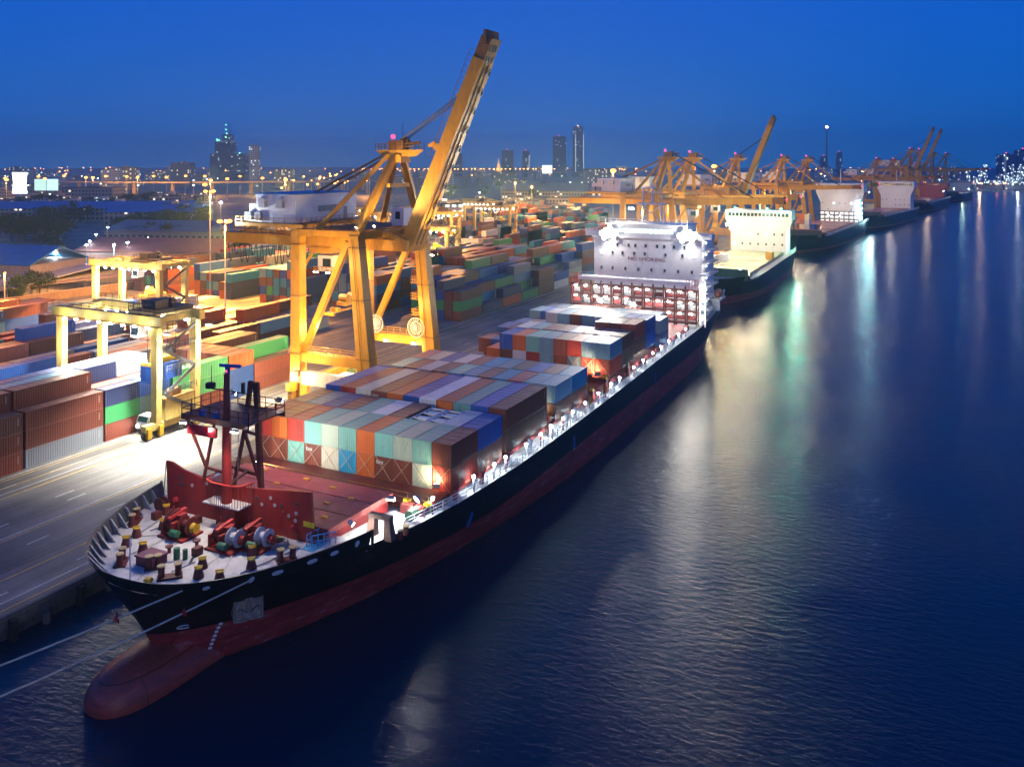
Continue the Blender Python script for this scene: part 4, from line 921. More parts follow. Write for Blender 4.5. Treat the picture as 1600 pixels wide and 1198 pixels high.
# ---------------------------------------------------------------- yard gantries on tyres
def rtg(label, loc, trolley_y, load=None, group=None):
    r = thing('yard_gantry', label, 'gantry crane', (0,0,0), 0, group); S, Wb, Ht = 21.8, 7.6, 18.4
    for x in (0, Wb):
        for y in (0, S):
            b = MB()
            if y == 0: b.prism([(-.55,1.6),(.55,1.6),(.6,12.5),(.75,15.2),(1.35,17),(-.75,17),(-.75,12.5)],x-.5,x+.5,'x')
            else: b.prism([(y-.55,1.6),(y+.55,1.6),(y+.75,17),(y-.75,17)],x-.5,x+.5,'x')
            b.build('leg', mRTG, r)
        b = MB(); b.box(x-.55,-1.6,17,x+.55,S+1.8,18.5); gb = b.build('main_girder', mRTG, r)
        b = MB(); b.rail([(x-.5 if x == 0 else x+.5,-1.5,18.5),(x-.5 if x == 0 else x+.5,S+1.7,18.5)],1.0,1.8,.035); b.box(x-1.1 if x==0 else x+.5,-1.5,17.0,x-.5 if x==0 else x+1.1,S+1.7,17.08); b.build('girder_railing', mYELd, gb)
        for k in range(8):
            y = 1.2+2.7*k; lm = MB().box(x-.85,y-.2,16.65,x-.55,y+.2,16.95).build('beam_lamp', eWHT, gb)
    for y in (0, S):
        MB().box(-2.4,y-.5,1.3,Wb+2.4,y+.5,2.3).build('sill_beam', mRTG, r)
        MB().box(0,y-.45,17.3,Wb,y+.45,18.3).build('end_tie', mRTG, r)
        for x in (-1.9, .3, Wb-.3, Wb+1.9):
            t = MB().lathe([(.3,-.25),(.72,-.28),(.78,-.15),(.78,.15),(.72,.28),(.3,.25)],(x,y,.78),'y',16).build('wheel', mTYRE, r)
            MB().lathe([(.02,-.2),(.4,-.22),(.4,.22),(.02,.2)],(x,y,.78),'y',10).build('rim', mCAPY, t)
            MB().box(x-.35,y-.85,.35,x+.35,y-.3,1.9).build('wheel_guard', mCAPY, r)
    # power house and ladders on the quay-side sill
    ph = MB().box(1.0,-.9,2.4,6.6,.6,5.6).build('power_house', mRTG, r); MB().box(.8,-1.0,5.6,6.8,.7,5.8).build('roof', mYELd, ph); MB().box(2,-.4,5.8,4.5,.3,6.8).build('exhaust_box', mYELd, ph)
    b = MB()
    for k in range(4):
        z0 = 3+3.4*k; b.bar((.8 if k % 2 else 6.8,-.95,z0),(6.8 if k % 2 else .8,-.95,z0+3.4),.12,.5); b.rail([(.8,-1.3,z0+3.4),(6.8,-1.3,z0+3.4)],1,1.2,.04)
    b.build('stair', mDGR, r)
    ty = trolley_y
    b = MB(); b.box(-.3,ty-2.6,18.6,Wb+.3,ty+2.6,19.2); b.box(1,ty-1.8,19.2,3.6,ty+1.2,20.6); b.lathe([(.1,-1.2),(.6,-1.2),(.6,1.2),(.1,1.2)],(5.2,ty,19.9),'y',10); b.box(4,ty-2.2,19.2,4.6,ty+2.2,19.9); b.rail([(-.3,ty-2.6,19.2),(-.3,ty+2.6,19.2),(Wb+.3,ty+2.6,19.2)],1,1,.04); b.build('trolley', mDGR, r)
    cb = MB().prism([(ty+1.5,16.6),(ty+3.6,16.6),(ty+3.6,14.6),(ty+1.9,14.6)],.9,2.9,'x').build('driver_cab', mWHT2, r); MB().box(.85,ty+1.9,15,.9,ty+3.4,16.3).build('window', mGLASS, cb)
    hz = 10.4
    b = MB(); x0, x1 = Wb/2-3.0, Wb/2+3.0
    b.box(x0,ty-.3,hz,x1,ty+.3,hz+.35); b.box(x0,ty-1.2,hz-.1,x0+.4,ty+1.2,hz+.3); b.box(x1-.4,ty-1.2,hz-.1,x1,ty+1.2,hz+.3); b.box(Wb/2-1.5,ty-.9,hz+.4,Wb/2+1.5,ty+.9,hz+1.0); b.lathe([(.1,-.6),(.7,-.6),(.7,.6),(.1,.6)],(Wb/2-1,ty,hz+1.4),'y',10)
    sp = b.build('spreader', mCAPY, r); b = MB()
    for x in (Wb/2-2,Wb/2+2):
        for y in (-1,1): b.tube((x,ty+y*.8,hz+.8),(x,ty+y,18.6),.04,n=5)
    b.build('hoist_rope', mBLK, sp)
    return r
g1 = rtg('yellow tyred yard gantry nearest the ship bow, lifting a blue container', None, 3.2)
g1.location = (92.7, 106.2, 2)
container(6.04, 'blue', (92.7+3.8, 106.2+3.2, 9.8), 'blue container hanging from the spreader of the nearer yard gantry', True)
g2 = rtg('yellow tyred yard gantry standing farther inland over brightly lit containers', None, 6.5)
g2.location = (141.5, 161.2, 2)
g3 = copy_tree(g2); put(g3, (268, 158, 2), 0, 'yellow lit yard gantry straddling stacks left of the white accommodation block')
for i, (x, y) in enumerate(((352, 205),(384, 232),(330, 232),(415,205),(455,238),(300,262),(362,270))):
    g = copy_tree(g2); put(g, (x, y, 2), 0, 'orange-lit yard gantry in the far terminal beyond the parking area', 'far yard gantries')
def rtg_lights(g, pw, n=3, col=(1,.95,.82)):
    for k in range(4): light(g, tuple(base(g) + Vector((-2.2, 2+6*k, 17.2))), (1,.9,.55), 420, r=.2)  # bare lights off the girder, added to brighten its face
    for xx in (-.9, 8.5):
        for k in range(n):
            y = 3.5 + 15*k/(n-1); p = base(g) + Vector((xx, y, 16.4))
            light(g, tuple(p), col, pw, 'SPOT', (p.x + (.5 if xx < 0 else -.5), p.y+.2, 2), 140, .6, .25)
rtg_lights(g1, 9500); rtg_lights(g2, 20000); rtg_lights(g3, 12000, 2)
for x in (-1.1, 8.6): light(g1, (92.7+x, 125.4, 14), (1,.95,.7), 2600); light(g2, (141.5+x, 180.5, 14), (1,.95,.7), 3000)
flood(g1, (92.4, 103.6, 18.0), (87.5, 104, 2), eBIG, .6, (1,.95,.84), 62000, 92)
flood(g1, (101.0, 103.8, 18.0), (97, 103.5, 2), eBIG, .6, (1,.95,.84), 26000, 90)

# far cranes along the bending quay
farc = sts_crane(1.5, 'far yellow quay crane with lowered boom behind the accommodation block, first of the row', rich=False, group='far quay cranes')
FARC = [(314,'far yellow quay crane with lowered boom, nearest of the distant row'),(351,'far yellow quay crane with lowered boom, second of the distant row'),(520,'far yellow quay crane with lowered boom just right of the raised one'),(585,'far yellow quay crane with lowered boom beyond the second ship'),(840,'distant quay crane, left of the pair with raised booms'),(930,'distant quay crane with lowered boom before the raised pair')]
def quay_y(x):
    P = [(-300,76.2),(400,76.2),(600,58),(760,40),(1060,4),(1400,-46)]
    for (a, ya), (b, yb) in zip(P, P[1:]):
        if x <= b: return ya + (yb-ya)*(x-a)/(b-a)
    return P[-1][1]
def bend(x): return math.atan2(quay_y(x+20)-quay_y(x-20), 40)
first = True
for x, lab in FARC:
    c = farc if first else copy_tree(farc); first = False
    put(c, (x-10.3, quay_y(x)+26.5, 2), bend(x), lab)
farr = sts_crane(68, 'far yellow quay crane with its boom raised high behind the white ship bridge', rich=False, group='far quay cranes')
put(farr, (418, quay_y(428)+26.5, 2), bend(428))
for x, lab in ((1010,'left one of two distant quay cranes with raised booms'),(1075,'right one of two distant quay cranes with raised booms')):
    c = copy_tree(farr); put(c, (x, quay_y(x)+26, 2), bend(x), lab); c.scale = (1.25,)*3
for x in (1180, 1290): c = copy_tree(farc); put(c, (x, quay_y(x)+26, 2), bend(x), 'faint distant quay crane near the river bend', 'faint far cranes'); c.scale=(1.2,)*3
# lamps under the far girders
for x, y, z, pw in ((325,100,24,9100),(325,70,26,7000),(362,100,24,9100),(362,72,26,5600),(436,95,24,9100),(530,85,24,9100),(600,78,24,9100),(300,112,22,9100),(345,118,20,7000),(470,96,20,9100),(640,80,22,9100),(850,60,24,14000),(940,50,24,14000),(1040,40,26,14000)):
    light(None, (x,y,z), (1,.74,.28), pw*1.5, r=.5)
# ---------------------------------------------------------------- setting: land, quay, river
def at(px, d, z=0.0):
    """ground point seen at bearing px (photo pixel column) and forward distance d metres"""
    c = (px-800)/F_*d; return (.4404*c+.8978*d, -.8978*c+.4404*d, z)
def struct(o, kind='structure'): o['kind'] = kind; return o
m, nt, b = nodes('asphalt'); L = nt.links.new
tc = N(nt,'ShaderNodeTexCoord'); mp = N(nt,'ShaderNodeMapping'); mp.inputs['Scale'].default_value=(.06,.9,1); L(tc.outputs['Object'],mp.inputs[0])
n1 = N(nt,'ShaderNodeTexNoise',Scale=.8,Detail=8.0,Roughness=.65); L(mp.outputs[0],n1.inputs['Vector'])
n2 = N(nt,'ShaderNodeTexNoise',Scale=.06,Detail=8.0,Roughness=.6); L(tc.outputs['Object'],n2.inputs['Vector'])
n3 = N(nt,'ShaderNodeTexNoise',Scale=3.0,Detail=6.0,Roughness=.7); L(tc.outputs['Object'],n3.inputs['Vector'])
c1 = N(nt,'ShaderNodeValToRGB'); L(n1.outputs[0],c1.inputs[0]); c1.color_ramp.elements[0].position=.32; c1.color_ramp.elements[0].color=(.13,.125,.12,1); c1.color_ramp.elements[1].position=.66; c1.color_ramp.elements[1].color=(.26,.25,.24,1)
c2 = N(nt,'ShaderNodeValToRGB'); L(n2.outputs[0],c2.inputs[0]); c2.color_ramp.elements[0].position=.38; c2.color_ramp.elements[0].color=(.48,.48,.49,1); c2.color_ramp.elements[1].position=.62; c2.color_ramp.elements[1].color=(1.1,1.08,1.05,1)
mu = N(nt,'ShaderNodeMix',data_type='RGBA',blend_type='MULTIPLY'); mu.inputs[0].default_value=1; L(c1.outputs[0],mu.inputs[6]); L(c2.outputs[0],mu.inputs[7])
c3 = N(nt,'ShaderNodeValToRGB'); L(n3.outputs[0],c3.inputs[0]); c3.color_ramp.elements[0].position=.3; c3.color_ramp.elements[0].color=(.75,.75,.75,1); c3.color_ramp.elements[1].position=.6
mu2 = N(nt,'ShaderNodeMix',data_type='RGBA',blend_type='MULTIPLY'); mu2.inputs[0].default_value=1; L(mu.outputs[2],mu2.inputs[6]); L(c3.outputs[0],mu2.inputs[7])
L(mu2.outputs[2],b.inputs['Base Color']); b.inputs['Roughness'].default_value=.6
bp = N(nt,'ShaderNodeBump',Strength=.3); bp.inputs['Distance'].default_value=.02; L(n3.outputs[0],bp.inputs['Height']); L(bp.outputs[0],b.inputs['Normal'])
mASPH = m
edge = [(-300,76.2),(400,76.2),(600,58),(760,40),(1060,4),(1400,-46)]
shore = [at(1478,1500)[:2], at(1560,1400)[:2], at(1750,1330)[:2], at(2300,1700)[:2]]
b = MB(); poly = edge + [s for s in shore] + [(7000,-3200),(7000,6000),(-300,6000)]
b.face([(x,y,2.0) for x,y in poly])
struct(b.build('ground', mASPH))
mCONC = M('quay_concrete', (.10,.10,.10), .8, var=.3, scale=.6, dirty=.5, dirt=(.03,.04,.03))
b = MB()
for (x0,y0),(x1,y1) in zip(edge, edge[1:]):
    n = max(1, int((x1-x0)/60))
    for i in range(n):
        a = (x0+(x1-x0)*i/n, y0+(y1-y0)*i/n); c = (x0+(x1-x0)*(i+1)/n, y0+(y1-y0)*(i+1)/n)
        b.face([(a[0],a[1]+.35,-3),(c[0],c[1]+.35,-3),(c[0],c[1]+.35,1.2),(a[0],a[1]+.35,1.2)])
        b.face([(a[0],a[1],1.0),(c[0],c[1],1.0),(c[0],c[1],1.995),(a[0],a[1],1.995)]); b.face([(a[0],a[1],1.0),(a[0],a[1]+.36,1.0),(c[0],c[1]+.36,1.0),(c[0],c[1],1.0)])
struct(b.build('quay_wall', mCONC)); tag(bpy.data.objects['quay_wall'], 'dark concrete quay wall dropping to the river beside the moored ships', 'quay wall')
for x in [22+7*i for i in range(8)]:
    f = MB().bar((x,75.9,-.5),(x,75.9,1.9),.9,.5).build('rubber_fender', mTYRE, None, loc=(x,75.9,0)); tag(f,'dark rubber fender fixed along the quay wall ahead of the bow','fender','fenders on the quay wall')
    p = MB().tube((x+3.4,75.9,-3),(x+3.4,75.9,1.0),.4).build('quay_pile', mCONC, None, loc=(x+3.4,75.9,0)); tag(p,'round concrete pile under the quay edge ahead of the bow','pile','piles under the quay edge')
b = MB(); b.box(20,76.3,2.0,400,76.7,2.25); k = b.build('quay_kerb', mCONC); struct(k)
# rails and painted lines (flush sheets 4 mm up)
mLINEW = M('line_white',(.62,.62,.6),.6,var=.3,scale=1.5,dirty=.6,dirt=(.15,.14,.13),stretch=(1,1,1)); mLINEY = M('line_yellow',(.62,.40,.07),.6,var=.3,scale=1.5,dirty=.6,dirt=(.15,.14,.13),stretch=(1,1,1)); mRAIL = M('rail_steel',(.03,.03,.035),.4,metal=.3)
wl, yl, rl = MB(), MB(), MB()
def strip(bm, y, w, x0, x1, dash=None, z=2.004):
    x = x0
    while x < x1:
        e = min(x1, x+(dash[0] if dash else 1e9)); bm.face([(x,y-w/2,z),(e,y-w/2,z),(e,y+w/2,z),(x,y+w/2,z)]); x = e+(dash[1] if dash else 0)
for y in (85.2, 86.0, 100.4, 101.2): strip(rl, y, .16, 20, 420)
for y in (92.3, 78.0, 104.0, 83.7, 109.6): strip(yl, y, .22, 20, 420)
for y in (92.9, 110.4, 79.4): strip(wl, y, .2, 20, 420)
for y in (96.3, 89.2, 81.0, 98.6): strip(wl, y, .22, 20, 420, (2.6,7.5))
for y in (107.2,): strip(wl, y, .2, 20, 420, (9,5))
for blk in range(5):
    for yy in (106.2, 128): strip(yl, yy+27*blk+.9, .15, 40, 300); strip(wl, yy+27*blk-.9, .15, 40, 300)
for o_, mm in ((wl,mLINEW),(yl,mLINEY),(rl,mRAIL)): struct(o_.build({id(wl):'white_lane_markings',id(yl):'yellow_lane_markings',id(rl):'crane_rail_strips'}[id(o_)], mm))
# river
m, nt, b = nodes('river_water'); L = nt.links.new
b.inputs['Base Color'].default_value=(.0003,.030,.052,1); b.inputs['Roughness'].default_value=.2; b.inputs['IOR'].default_value=1.33
tc = N(nt,'ShaderNodeTexCoord'); mp = N(nt,'ShaderNodeMapping'); mp.inputs['Rotation'].default_value=(0,0,rad(26)); mp.inputs['Scale'].default_value=(1,.42,1); L(tc.outputs['Object'],mp.inputs[0])
n1 = N(nt,'ShaderNodeTexNoise',Scale=1.5,Detail=7.0,Roughness=.6); L(mp.outputs[0],n1.inputs['Vector'])
n2 = N(nt,'ShaderNodeTexNoise',Scale=.05,Detail=4.0,Roughness=.55); L(tc.outputs['Object'],n2.inputs['Vector'])
mu = N(nt,'ShaderNodeMath',operation='MULTIPLY'); L(n1.outputs[0],mu.inputs[0]); L(n2.outputs[0],mu.inputs[1])
bp = N(nt,'ShaderNodeBump',Strength=1.0); bp.inputs['Distance'].default_value=.22; L(mu.outputs[0],bp.inputs['Height']); L(bp.outputs[0],b.inputs['Normal'])
mWATER = m
b = MB(); b.face([(-400,-6000,0),(9000,-6000,0),(9000,500,0),(-400,500,0)]); struct(b.build('river_water', mWATER))

# ---------------------------------------------------------------- the other ships
def far_ship(label, x0, length, beam, yc, rot, zred, black, wht, wide=1.0, tower=True, cargo='deck', hgt=20, extra=None):
    r = thing('cargo_ship', label, 'cargo ship', (0,0,0), 0, 'ships moored beyond the first'); sx, sy = length/162.5, beam/30.1
    T = lambda x,y,z: ((x-48.5)*sx, (y-YC)*sy, z)
    hm = hull_material('hull_paint_far', zred, black); hull_mesh('hull', hm, r, lambda x: 8.9 if x < 66 else 7.8, T)
    b = MB(); xs = [49.4,50,51,53,56,60,66,75,90,120,160,190,210]
    for a, c in zip(xs, xs[1:]):
        za = 8.3 if a < 66 else 7.4
        h0, h1 = max(.02,hb(a,8.5)-.15)*sy, (hb(c,8.5)-.15)*sy; b.face([((a-48.5)*sx,-h0,za),((c-48.5)*sx,-h1,za),((c-48.5)*sx,h1,za),((a-48.5)*sx,h0,za)])
    b.build('deck', mDECK if cargo == 'deck' else mDGR, r)
    MB().box(5*sx+6,-beam*.44,7.4,5*sx+6.4,beam*.44,11.0).build('breakwater', mGRN if cargo == 'deck' else mDGR, r)
    sxp = length*.80; a = MB().box(sxp,-beam*.42*wide,7.5,sxp+length*.09,beam*.42*wide,7.5+hgt*.78).build('accommodation', wht, r)
    MB().box(sxp-.4,-beam*.5,7.5+hgt*.78,sxp+length*.08,beam*.5,7.5+hgt).build('wheelhouse', wht, a)
    MB().prism([(-beam*.42*wide,7.5+hgt*.5),(-beam*.5,7.5+hgt*.78),(beam*.5,7.5+hgt*.78),(beam*.42*wide,7.5+hgt*.5)],sxp-.2,sxp+3,'x').build('wing_haunch', wht, a)
    for k in range(16): MB().box(sxp-.5,-beam*.46+beam*.92*k/16+.2,7.5+hgt*.86,sxp-.42,-beam*.46+beam*.92*(k+1)/16-.2,7.5+hgt*.94).build('window', mGLASS, a)
    for zz in range(3):
        for k in range(7):
            if RND.random() < .7: MB().box(sxp-.08,-beam*.36+beam*.72*k/6-.3,11+zz*4,sxp-.02,-beam*.36+beam*.72*k/6+.3,11.8+zz*4).build('window', mGLASS if RND.random()<.75 else eCOOL, a)
    MB().tube((sxp+4,0,7.5+hgt),(sxp+4,0,7.5+hgt+9),.4,.15).build('mast', mWHT2, a)
    MB().box(sxp+length*.10,-3,7.5,sxp+length*.14,3,7.5+hgt*.8).build('funnel', mBLUE, r)
    MB().tube((7,0,8.3),(7,0,19),.4,.2).build('foremast', mBLK if cargo != 'deck' else mWHT2, r)
    n = 0; b = MB()
    x = length*.13
    while x < length*.98:
        y = -(hb(48.5+x/sx,8.5)*sy)+.15; b.box(x-.12,y-.1,7.4,x+.12,y+.1,9.4); x += 2.6
    b.rail([(length*.13,-(hb(48.5+.13*length/sx,8.5)*sy)+.2,7.8),(length*.9,-beam*.48,7.8)],1.1,3,.06); b.build('deck_railing', mWHT2, r)
    for k in range(4): x = length*(.16+.155*k); MB().box(x,-beam*.4,7.4,x+length*.145,beam*.4,8.9).build('hatch_cover', M('hatch_tan',(.42,.36,.24),.6,dirty=.3) if cargo == 'deck' else mHATCH, r)
    if extra: extra(r, sxp)
    r.location = (x0, yc, 0); r.rotation_euler = (0,0,rot)
    return r, sxp
def on(r, x, y, z):
    c, s = math.cos(r.rotation_euler[2]), math.sin(r.rotation_euler[2]); return (r.location[0]+c*x-s*y, r.location[1]+s*x+c*y, z)
s2_, xp = far_ship('dark cargo ship with broad white accommodation and brightly lit empty deck, second along quay', 258, 116, 26, 61.5, 0, 2.6, (.012,.014,.014), mWHT, 1.0, hgt=17.5)
for x in (20,34,48,62,74):
    for y in (-6,7): light(s2_, None or (258+x, 61.5+y, 17), (1,.84,.52), 4200, r=.5)
light(s2_, (258+xp-9,61.5,20), (1,.95,.85), 500, r=.5)
for y in (-9,-3.6,9): bulb(s2_, (258+xp-.6,61.5+y,25.7), .5, eGRN); light(s2_,(258+xp-1.6,61.5+y,25.9),(.3,1,.5),2500,r=.4)
light(s2_, (258+xp+4, 47, 14), (.35,1,.65), 9000, r=.5)
bulb(s2_, (258+15,61.5-8,10), .5, eBIG); flood(s2_, (258+xp-.7,61.5+12,19), (258+20,61.5,8), eBIG, 1, None, 0)
o = MB().box(-1.5,-1.22,0,1.5,1.22,2.6).build('cargo_crate', M('crate_yellow',(.6,.32,.04),.6), None, loc=None); o.location=(320,52,8.9); tag(o,'yellow container crate standing alone on the second ship\'s bright deck','crate')
for i,(x,y,k) in enumerate(((300,68,'cream'),(307,66,'white'),(314,69,'orange'))): container(6.04,k,(x,y,8.9),f'{BOXNAME[k]} container on the landward side of the second ship\'s lit deck',False)
def ship3_extra(r, xp):
    for k in range(4):
        for z in (10.5,13.5,16.5,19.5): bulb(r, (xp-1.5 + .1*k, -12.6+.8*k if k else -13, z), .28, eCOOL)
    lbm = MB()
    for k in range(9):
        lbm.box(xp-6.3,-12+2.8*k-.15,7.5,xp-6,-12+2.8*k+.15,14.5)
    for z in (9.5,12,14.4): lbm.box(xp-6.35,-12.2,z,xp-6,11,z+.3)
    lbm.build('lashing_bridge', mBLK, r)
    for k in range(8):
        for z in (8.7,11,13.3): MB().box(xp-6.5,-11.4+2.8*k,z,xp-6.38,-10+2.8*k,z+.35).build('cell_lamp', bpy.data.materials.get('cell_glow') or EM('cell_glow',(1,.95,.85),8), r)
s3_, xp3 = far_ship('long dark cargo ship with containers amidships, third along the quay', 430, 162, 28, 60, -.085, 1.2, (.012,.02,.03), mWHT, .95, cargo='box', hgt=24, extra=ship3_extra)
for i,(x,y,z,k) in enumerate(((46,4,8.9,'cream'),(46,1.4,8.9,'white'),(46,4,11.5,'pink'),(46,1.4,11.5,'white'),(46,4,14.1,'orange'),(46,1.4,14.1,'cream'),(52,-2,8.9,'orange'),(53,7,8.9,'rust'),(53,7,11.5,'pink'),(46,-1.2,8.9,'blue'))):
    c = container(6.04,k,on(s3_,x,y,z),'pale stacked container amidships on the third ship, lit by warm lamps',False,'containers on the third ship'); c.rotation_euler[2] = -.085
for x in (30,60,90): light(None, on(s3_,x,4,22), (1,.82,.5), 5000, r=.5)
for x, y, z, c, pw in ((xp3-7,0,22,(1,.95,.9),700),(xp3+2,-15,13,(.4,1,1),6000),(xp3+5,-17,8,(.5,.95,1),5000)): light(None, on(s3_,x,y,z), c, pw, r=.5)
s4_, xp4 = far_ship('blue-black cargo ship, fourth along the quay, stern deck lit white', 612, 150, 27, 42, -.16, .8, (.014,.025,.045), mWHT, .95, cargo='box', hgt=22)
s5_, xp5 = far_ship('small dark freighter farthest along the quay near the river bend', 830, 190, 30, 16, -.13, .8, (.012,.02,.03), mHATCH, .9, cargo='box', hgt=16)
s6_, xp6 = far_ship('dark barge-like ship moored beyond the fifth ship at the bend', 1090, 150, 28, -18, -.15, .5, (.012,.02,.03), mWHT, .9, cargo='box', hgt=14)
for r_, x, y, z, c, pw in ((s4_,100,0,20,(1,.9,.75),2933),(s4_,130,-8,16,(1,.95,.9),2933),(s4_,60,4,20,(1,.8,.5),2200),(s5_,120,0,20,(1,.75,.5),4400),(s5_,160,-10,14,(.4,1,.6),2933),(s6_,60,-10,14,(.6,1,.8),4400)): light(None, on(r_,x,y,z), c, pw, r=.6)
# mooring lines from the bow, with red rat guards
for lab, p0, p1, g in (('pale mooring rope running from the bow tip, upper of the two','a',(44.5,74.9,2.6),None),('pale mooring rope running from the port bow, lower of the two','b',None,None)):
    if 'upper' in lab: A, B = Vector(on_hull(49.9,9.45)[0]), Vector((22,81,2.4))
    else: A, B = Vector(on_hull(53.7,9.45)[0]), Vector((20.0,74.5,2.3))
    pts = [A.lerp(B,t) - Vector((0,0,1.3*math.sin(math.pi*t))) for t in [i/16 for i in range(17)]]
    r = MB().path([tuple(p) for p in pts], .075, 6).build('mooring_rope', mROPE, None); tag(r, lab, 'rope', 'ropes at the bow')
    q = pts[2]; d = (pts[3]-pts[1]).normalized(); MB().tube(tuple(q-d*.05),tuple(q+d*.25),.42,.1,12).build('rat_guard', M('guard_bright',(.6,.03,.03),.5), r)
for x, y in ((22,81),(20,74.9)): o = MB().lathe([(.4,2.0),(.3,2.2),(.28,2.6),(.45,2.7),(.02,2.75)],(x,y,0),'z',12).build('mooring_bollard', mBLK, None); tag(o,'black iron mooring bollard on the quay ahead of the ship','bollard','quay bollards')

# ---------------------------------------------------------------- vehicles
def truck(label, loc, rz, load=None):
    r = thing('truck', label, 'truck', (0,0,0))
    cb = MB().prism([(0,1.0),(.15,1.9),(.5,2.75),(2.2,2.85),(2.2,.8),(0,.8)],-1.15,1.15,'y').build('cab', mWHT, r)
    MB().prism([(.12,1.95),(.45,2.65),(.47,2.65),(.14,1.95)],-1.0,1.0,'y').build('windscreen', mGLASS, cb)
    for s in (-1,1): MB().box(.7,s*1.16-.02,1.75,1.8,s*1.16+.02,2.55).build('side_window', mGLASS, cb); MB().box(-.04,s*.85-.18,1.05,.02,s*.85+.18,1.3).build('headlight', eWHT, cb)
    MB().box(-.06,-1.15,.5,.3,1.15,.85).build('bumper', mDGR, r); MB().box(.3,-.5,.7,9.5,.5,.95).build('chassis', mBLK, r)
    if load == 'tarp': 
        b = MB(); prof = [(-1.25,1.1)]+[(-1.3*math.cos(a),2.2+1.3*math.sin(a)) for a in [math.pi*i/8 for i in range(9)]]+[(1.25,1.1)]
        b.prism(prof,2.8,9.6,'x'); b.build('tarpaulin', M('tarp_green',(.10,.13,.05),.8,bump=.5,bscale=2), r)
    else: MB().box(2.6,-1.2,1.0,9.4,1.2,1.2).build('flatbed', mBLK, r)
    for x in (1.1,6.6,8.0):
        for s in (-1,1):
            w = MB().lathe([(.25,-.15),(.5,-.16),(.52,0),(.5,.16),(.25,.15)],(x,s*1.0,.52),'y',14).build('wheel', mTYRE, r); MB().lathe([(.02,-.1),(.26,-.12),(.26,.12),(.02,.1)],(x,s*1.0,.52),'y',8).build('rim', mTANK, w)
    r.location = loc; r.rotation_euler = (0,0,rz); return r
truck('white truck parked under the nearer yard gantry beside the stacks', (92.6,109.4,2), .02)
truck('truck with a rounded dark green tarpaulin load behind the crane leg', (127,97.2,2), .03, 'tarp')
def car(col):
    r = thing('parked_car', 'small parked car in the lit parking area beyond the yard', 'car', (0,0,0), 0, 'cars in the far parking area')
    MB().prism([(0,.35),(0,.8),(.9,.95),(1.5,1.42),(3.2,1.42),(3.9,.98),(4.3,.9),(4.3,.35)],-.85,.85,'y').build('body', col, r)
    MB().prism([(1.0,.98),(1.5,1.38),(3.2,1.38),(3.75,.98)],-.87,.87,'y').build('window', mGLASS, r)
    for x in (.85,3.4):
        for s in (-1,1): MB().lathe([(.05,-.1),(.3,-.1),(.3,.1),(.05,.1)],(x,s*.8,.3),'y',10).build('wheel', mTYRE, r)
    return r
cars = [car(c) for c in (mWHT, mDGR, M('car_red',(.35,.02,.02),.3), mTANK)]
k = 0
for i in range(11):
    for j in range(5):
        px, d = 655+11.5*i+RND.uniform(-3,3), 470+34*j+RND.uniform(-6,6)
        if RND.random() < .25: continue
        c = cars[k] if k < 4 else copy_tree(RND.choice(cars)); k += 1
        p = at(px,d,2.0); put(c,p,RND.choice([0,math.pi])+.4+RND.uniform(-.1,.1))
for i, (px, d) in enumerate(((828,545),(700,420),(735,430),(812,500))):
    c = copy_tree(cars[i % 4]); put(c, at(px,d,2), .2)
    p = at(px,d,2); light(None,(p[0]-3,p[1],4),(1,.9,.7),1500,r=.3)

# ---------------------------------------------------------------- buildings
def facade(name, col, cell=(3.2,3.4), lit=.25, glow=(1,.85,.6), gs=2.0):
    """painted wall with rows of windows, some of them lit"""
    m, nt, b = nodes(name); L = nt.links.new; tc = N(nt,'ShaderNodeTexCoord'); sp = N(nt,'ShaderNodeSeparateXYZ'); L(tc.outputs['Object'],sp.inputs[0]); ge = N(nt,'ShaderNodeNewGeometry'); sn = N(nt,'ShaderNodeSeparateXYZ'); L(ge.outputs['Normal'],sn.inputs[0])
    def mt(op, a, c=None):
        n = N(nt,'ShaderNodeMath',operation=op)
        for i, v in enumerate((a,c)):
            if v is None: continue
            if isinstance(v,(int,float)): n.inputs[i].default_value = v
            else: L(v,n.inputs[i])
        return n.outputs[0]
    u = mt('DIVIDE', mt('ADD', sp.outputs[0], sp.outputs[1]), cell[0]); v = mt('DIVIDE', sp.outputs[2], cell[1])
    fu, fv = mt('FRACT',u), mt('FRACT',v); inu = mt('MULTIPLY',mt('GREATER_THAN',fu,.22),mt('LESS_THAN',fu,.78)); inv = mt('MULTIPLY',mt('GREATER_THAN',fv,.3),mt('LESS_THAN',fv,.78))
    up = mt('LESS_THAN',mt('ABSOLUTE',sn.outputs[2]),.5); win = mt('MULTIPLY',mt('MULTIPLY',inu,inv),up)
    cx = N(nt,'ShaderNodeCombineXYZ'); L(mt('FLOOR',u),cx.inputs[0]); L(mt('FLOOR',v),cx.inputs[1]); wn = N(nt,'ShaderNodeTexWhiteNoise'); L(cx.outputs[0],wn.inputs['Vector'])
    on_ = mt('MULTIPLY',mt('LESS_THAN',wn.outputs[0],lit),win)
    mx = N(nt,'ShaderNodeMix',data_type='RGBA'); L(win,mx.inputs[0]); mx.inputs[6].default_value=(*col,1); mx.inputs[7].default_value=(.02,.025,.04,1); L(mx.outputs[2],b.inputs['Base Color'])
    b.inputs['Roughness'].default_value=.6; b.inputs['Emission Color'].default_value=(*glow,1); L(mt('MULTIPLY',on_,gs),b.inputs['Emission Strength']); m.cycles.emission_sampling='NONE'
    return m
FW = [facade('wall_grey',(.22,.24,.28),lit=.10), facade('wall_cream',(.38,.34,.3),lit=.16), facade('wall_white',(.5,.5,.52),lit=.12,glow=(.8,.95,1)), facade('wall_dark',(.05,.07,.10),(5,4.5),.05,(.8,1,.95),1.5)]
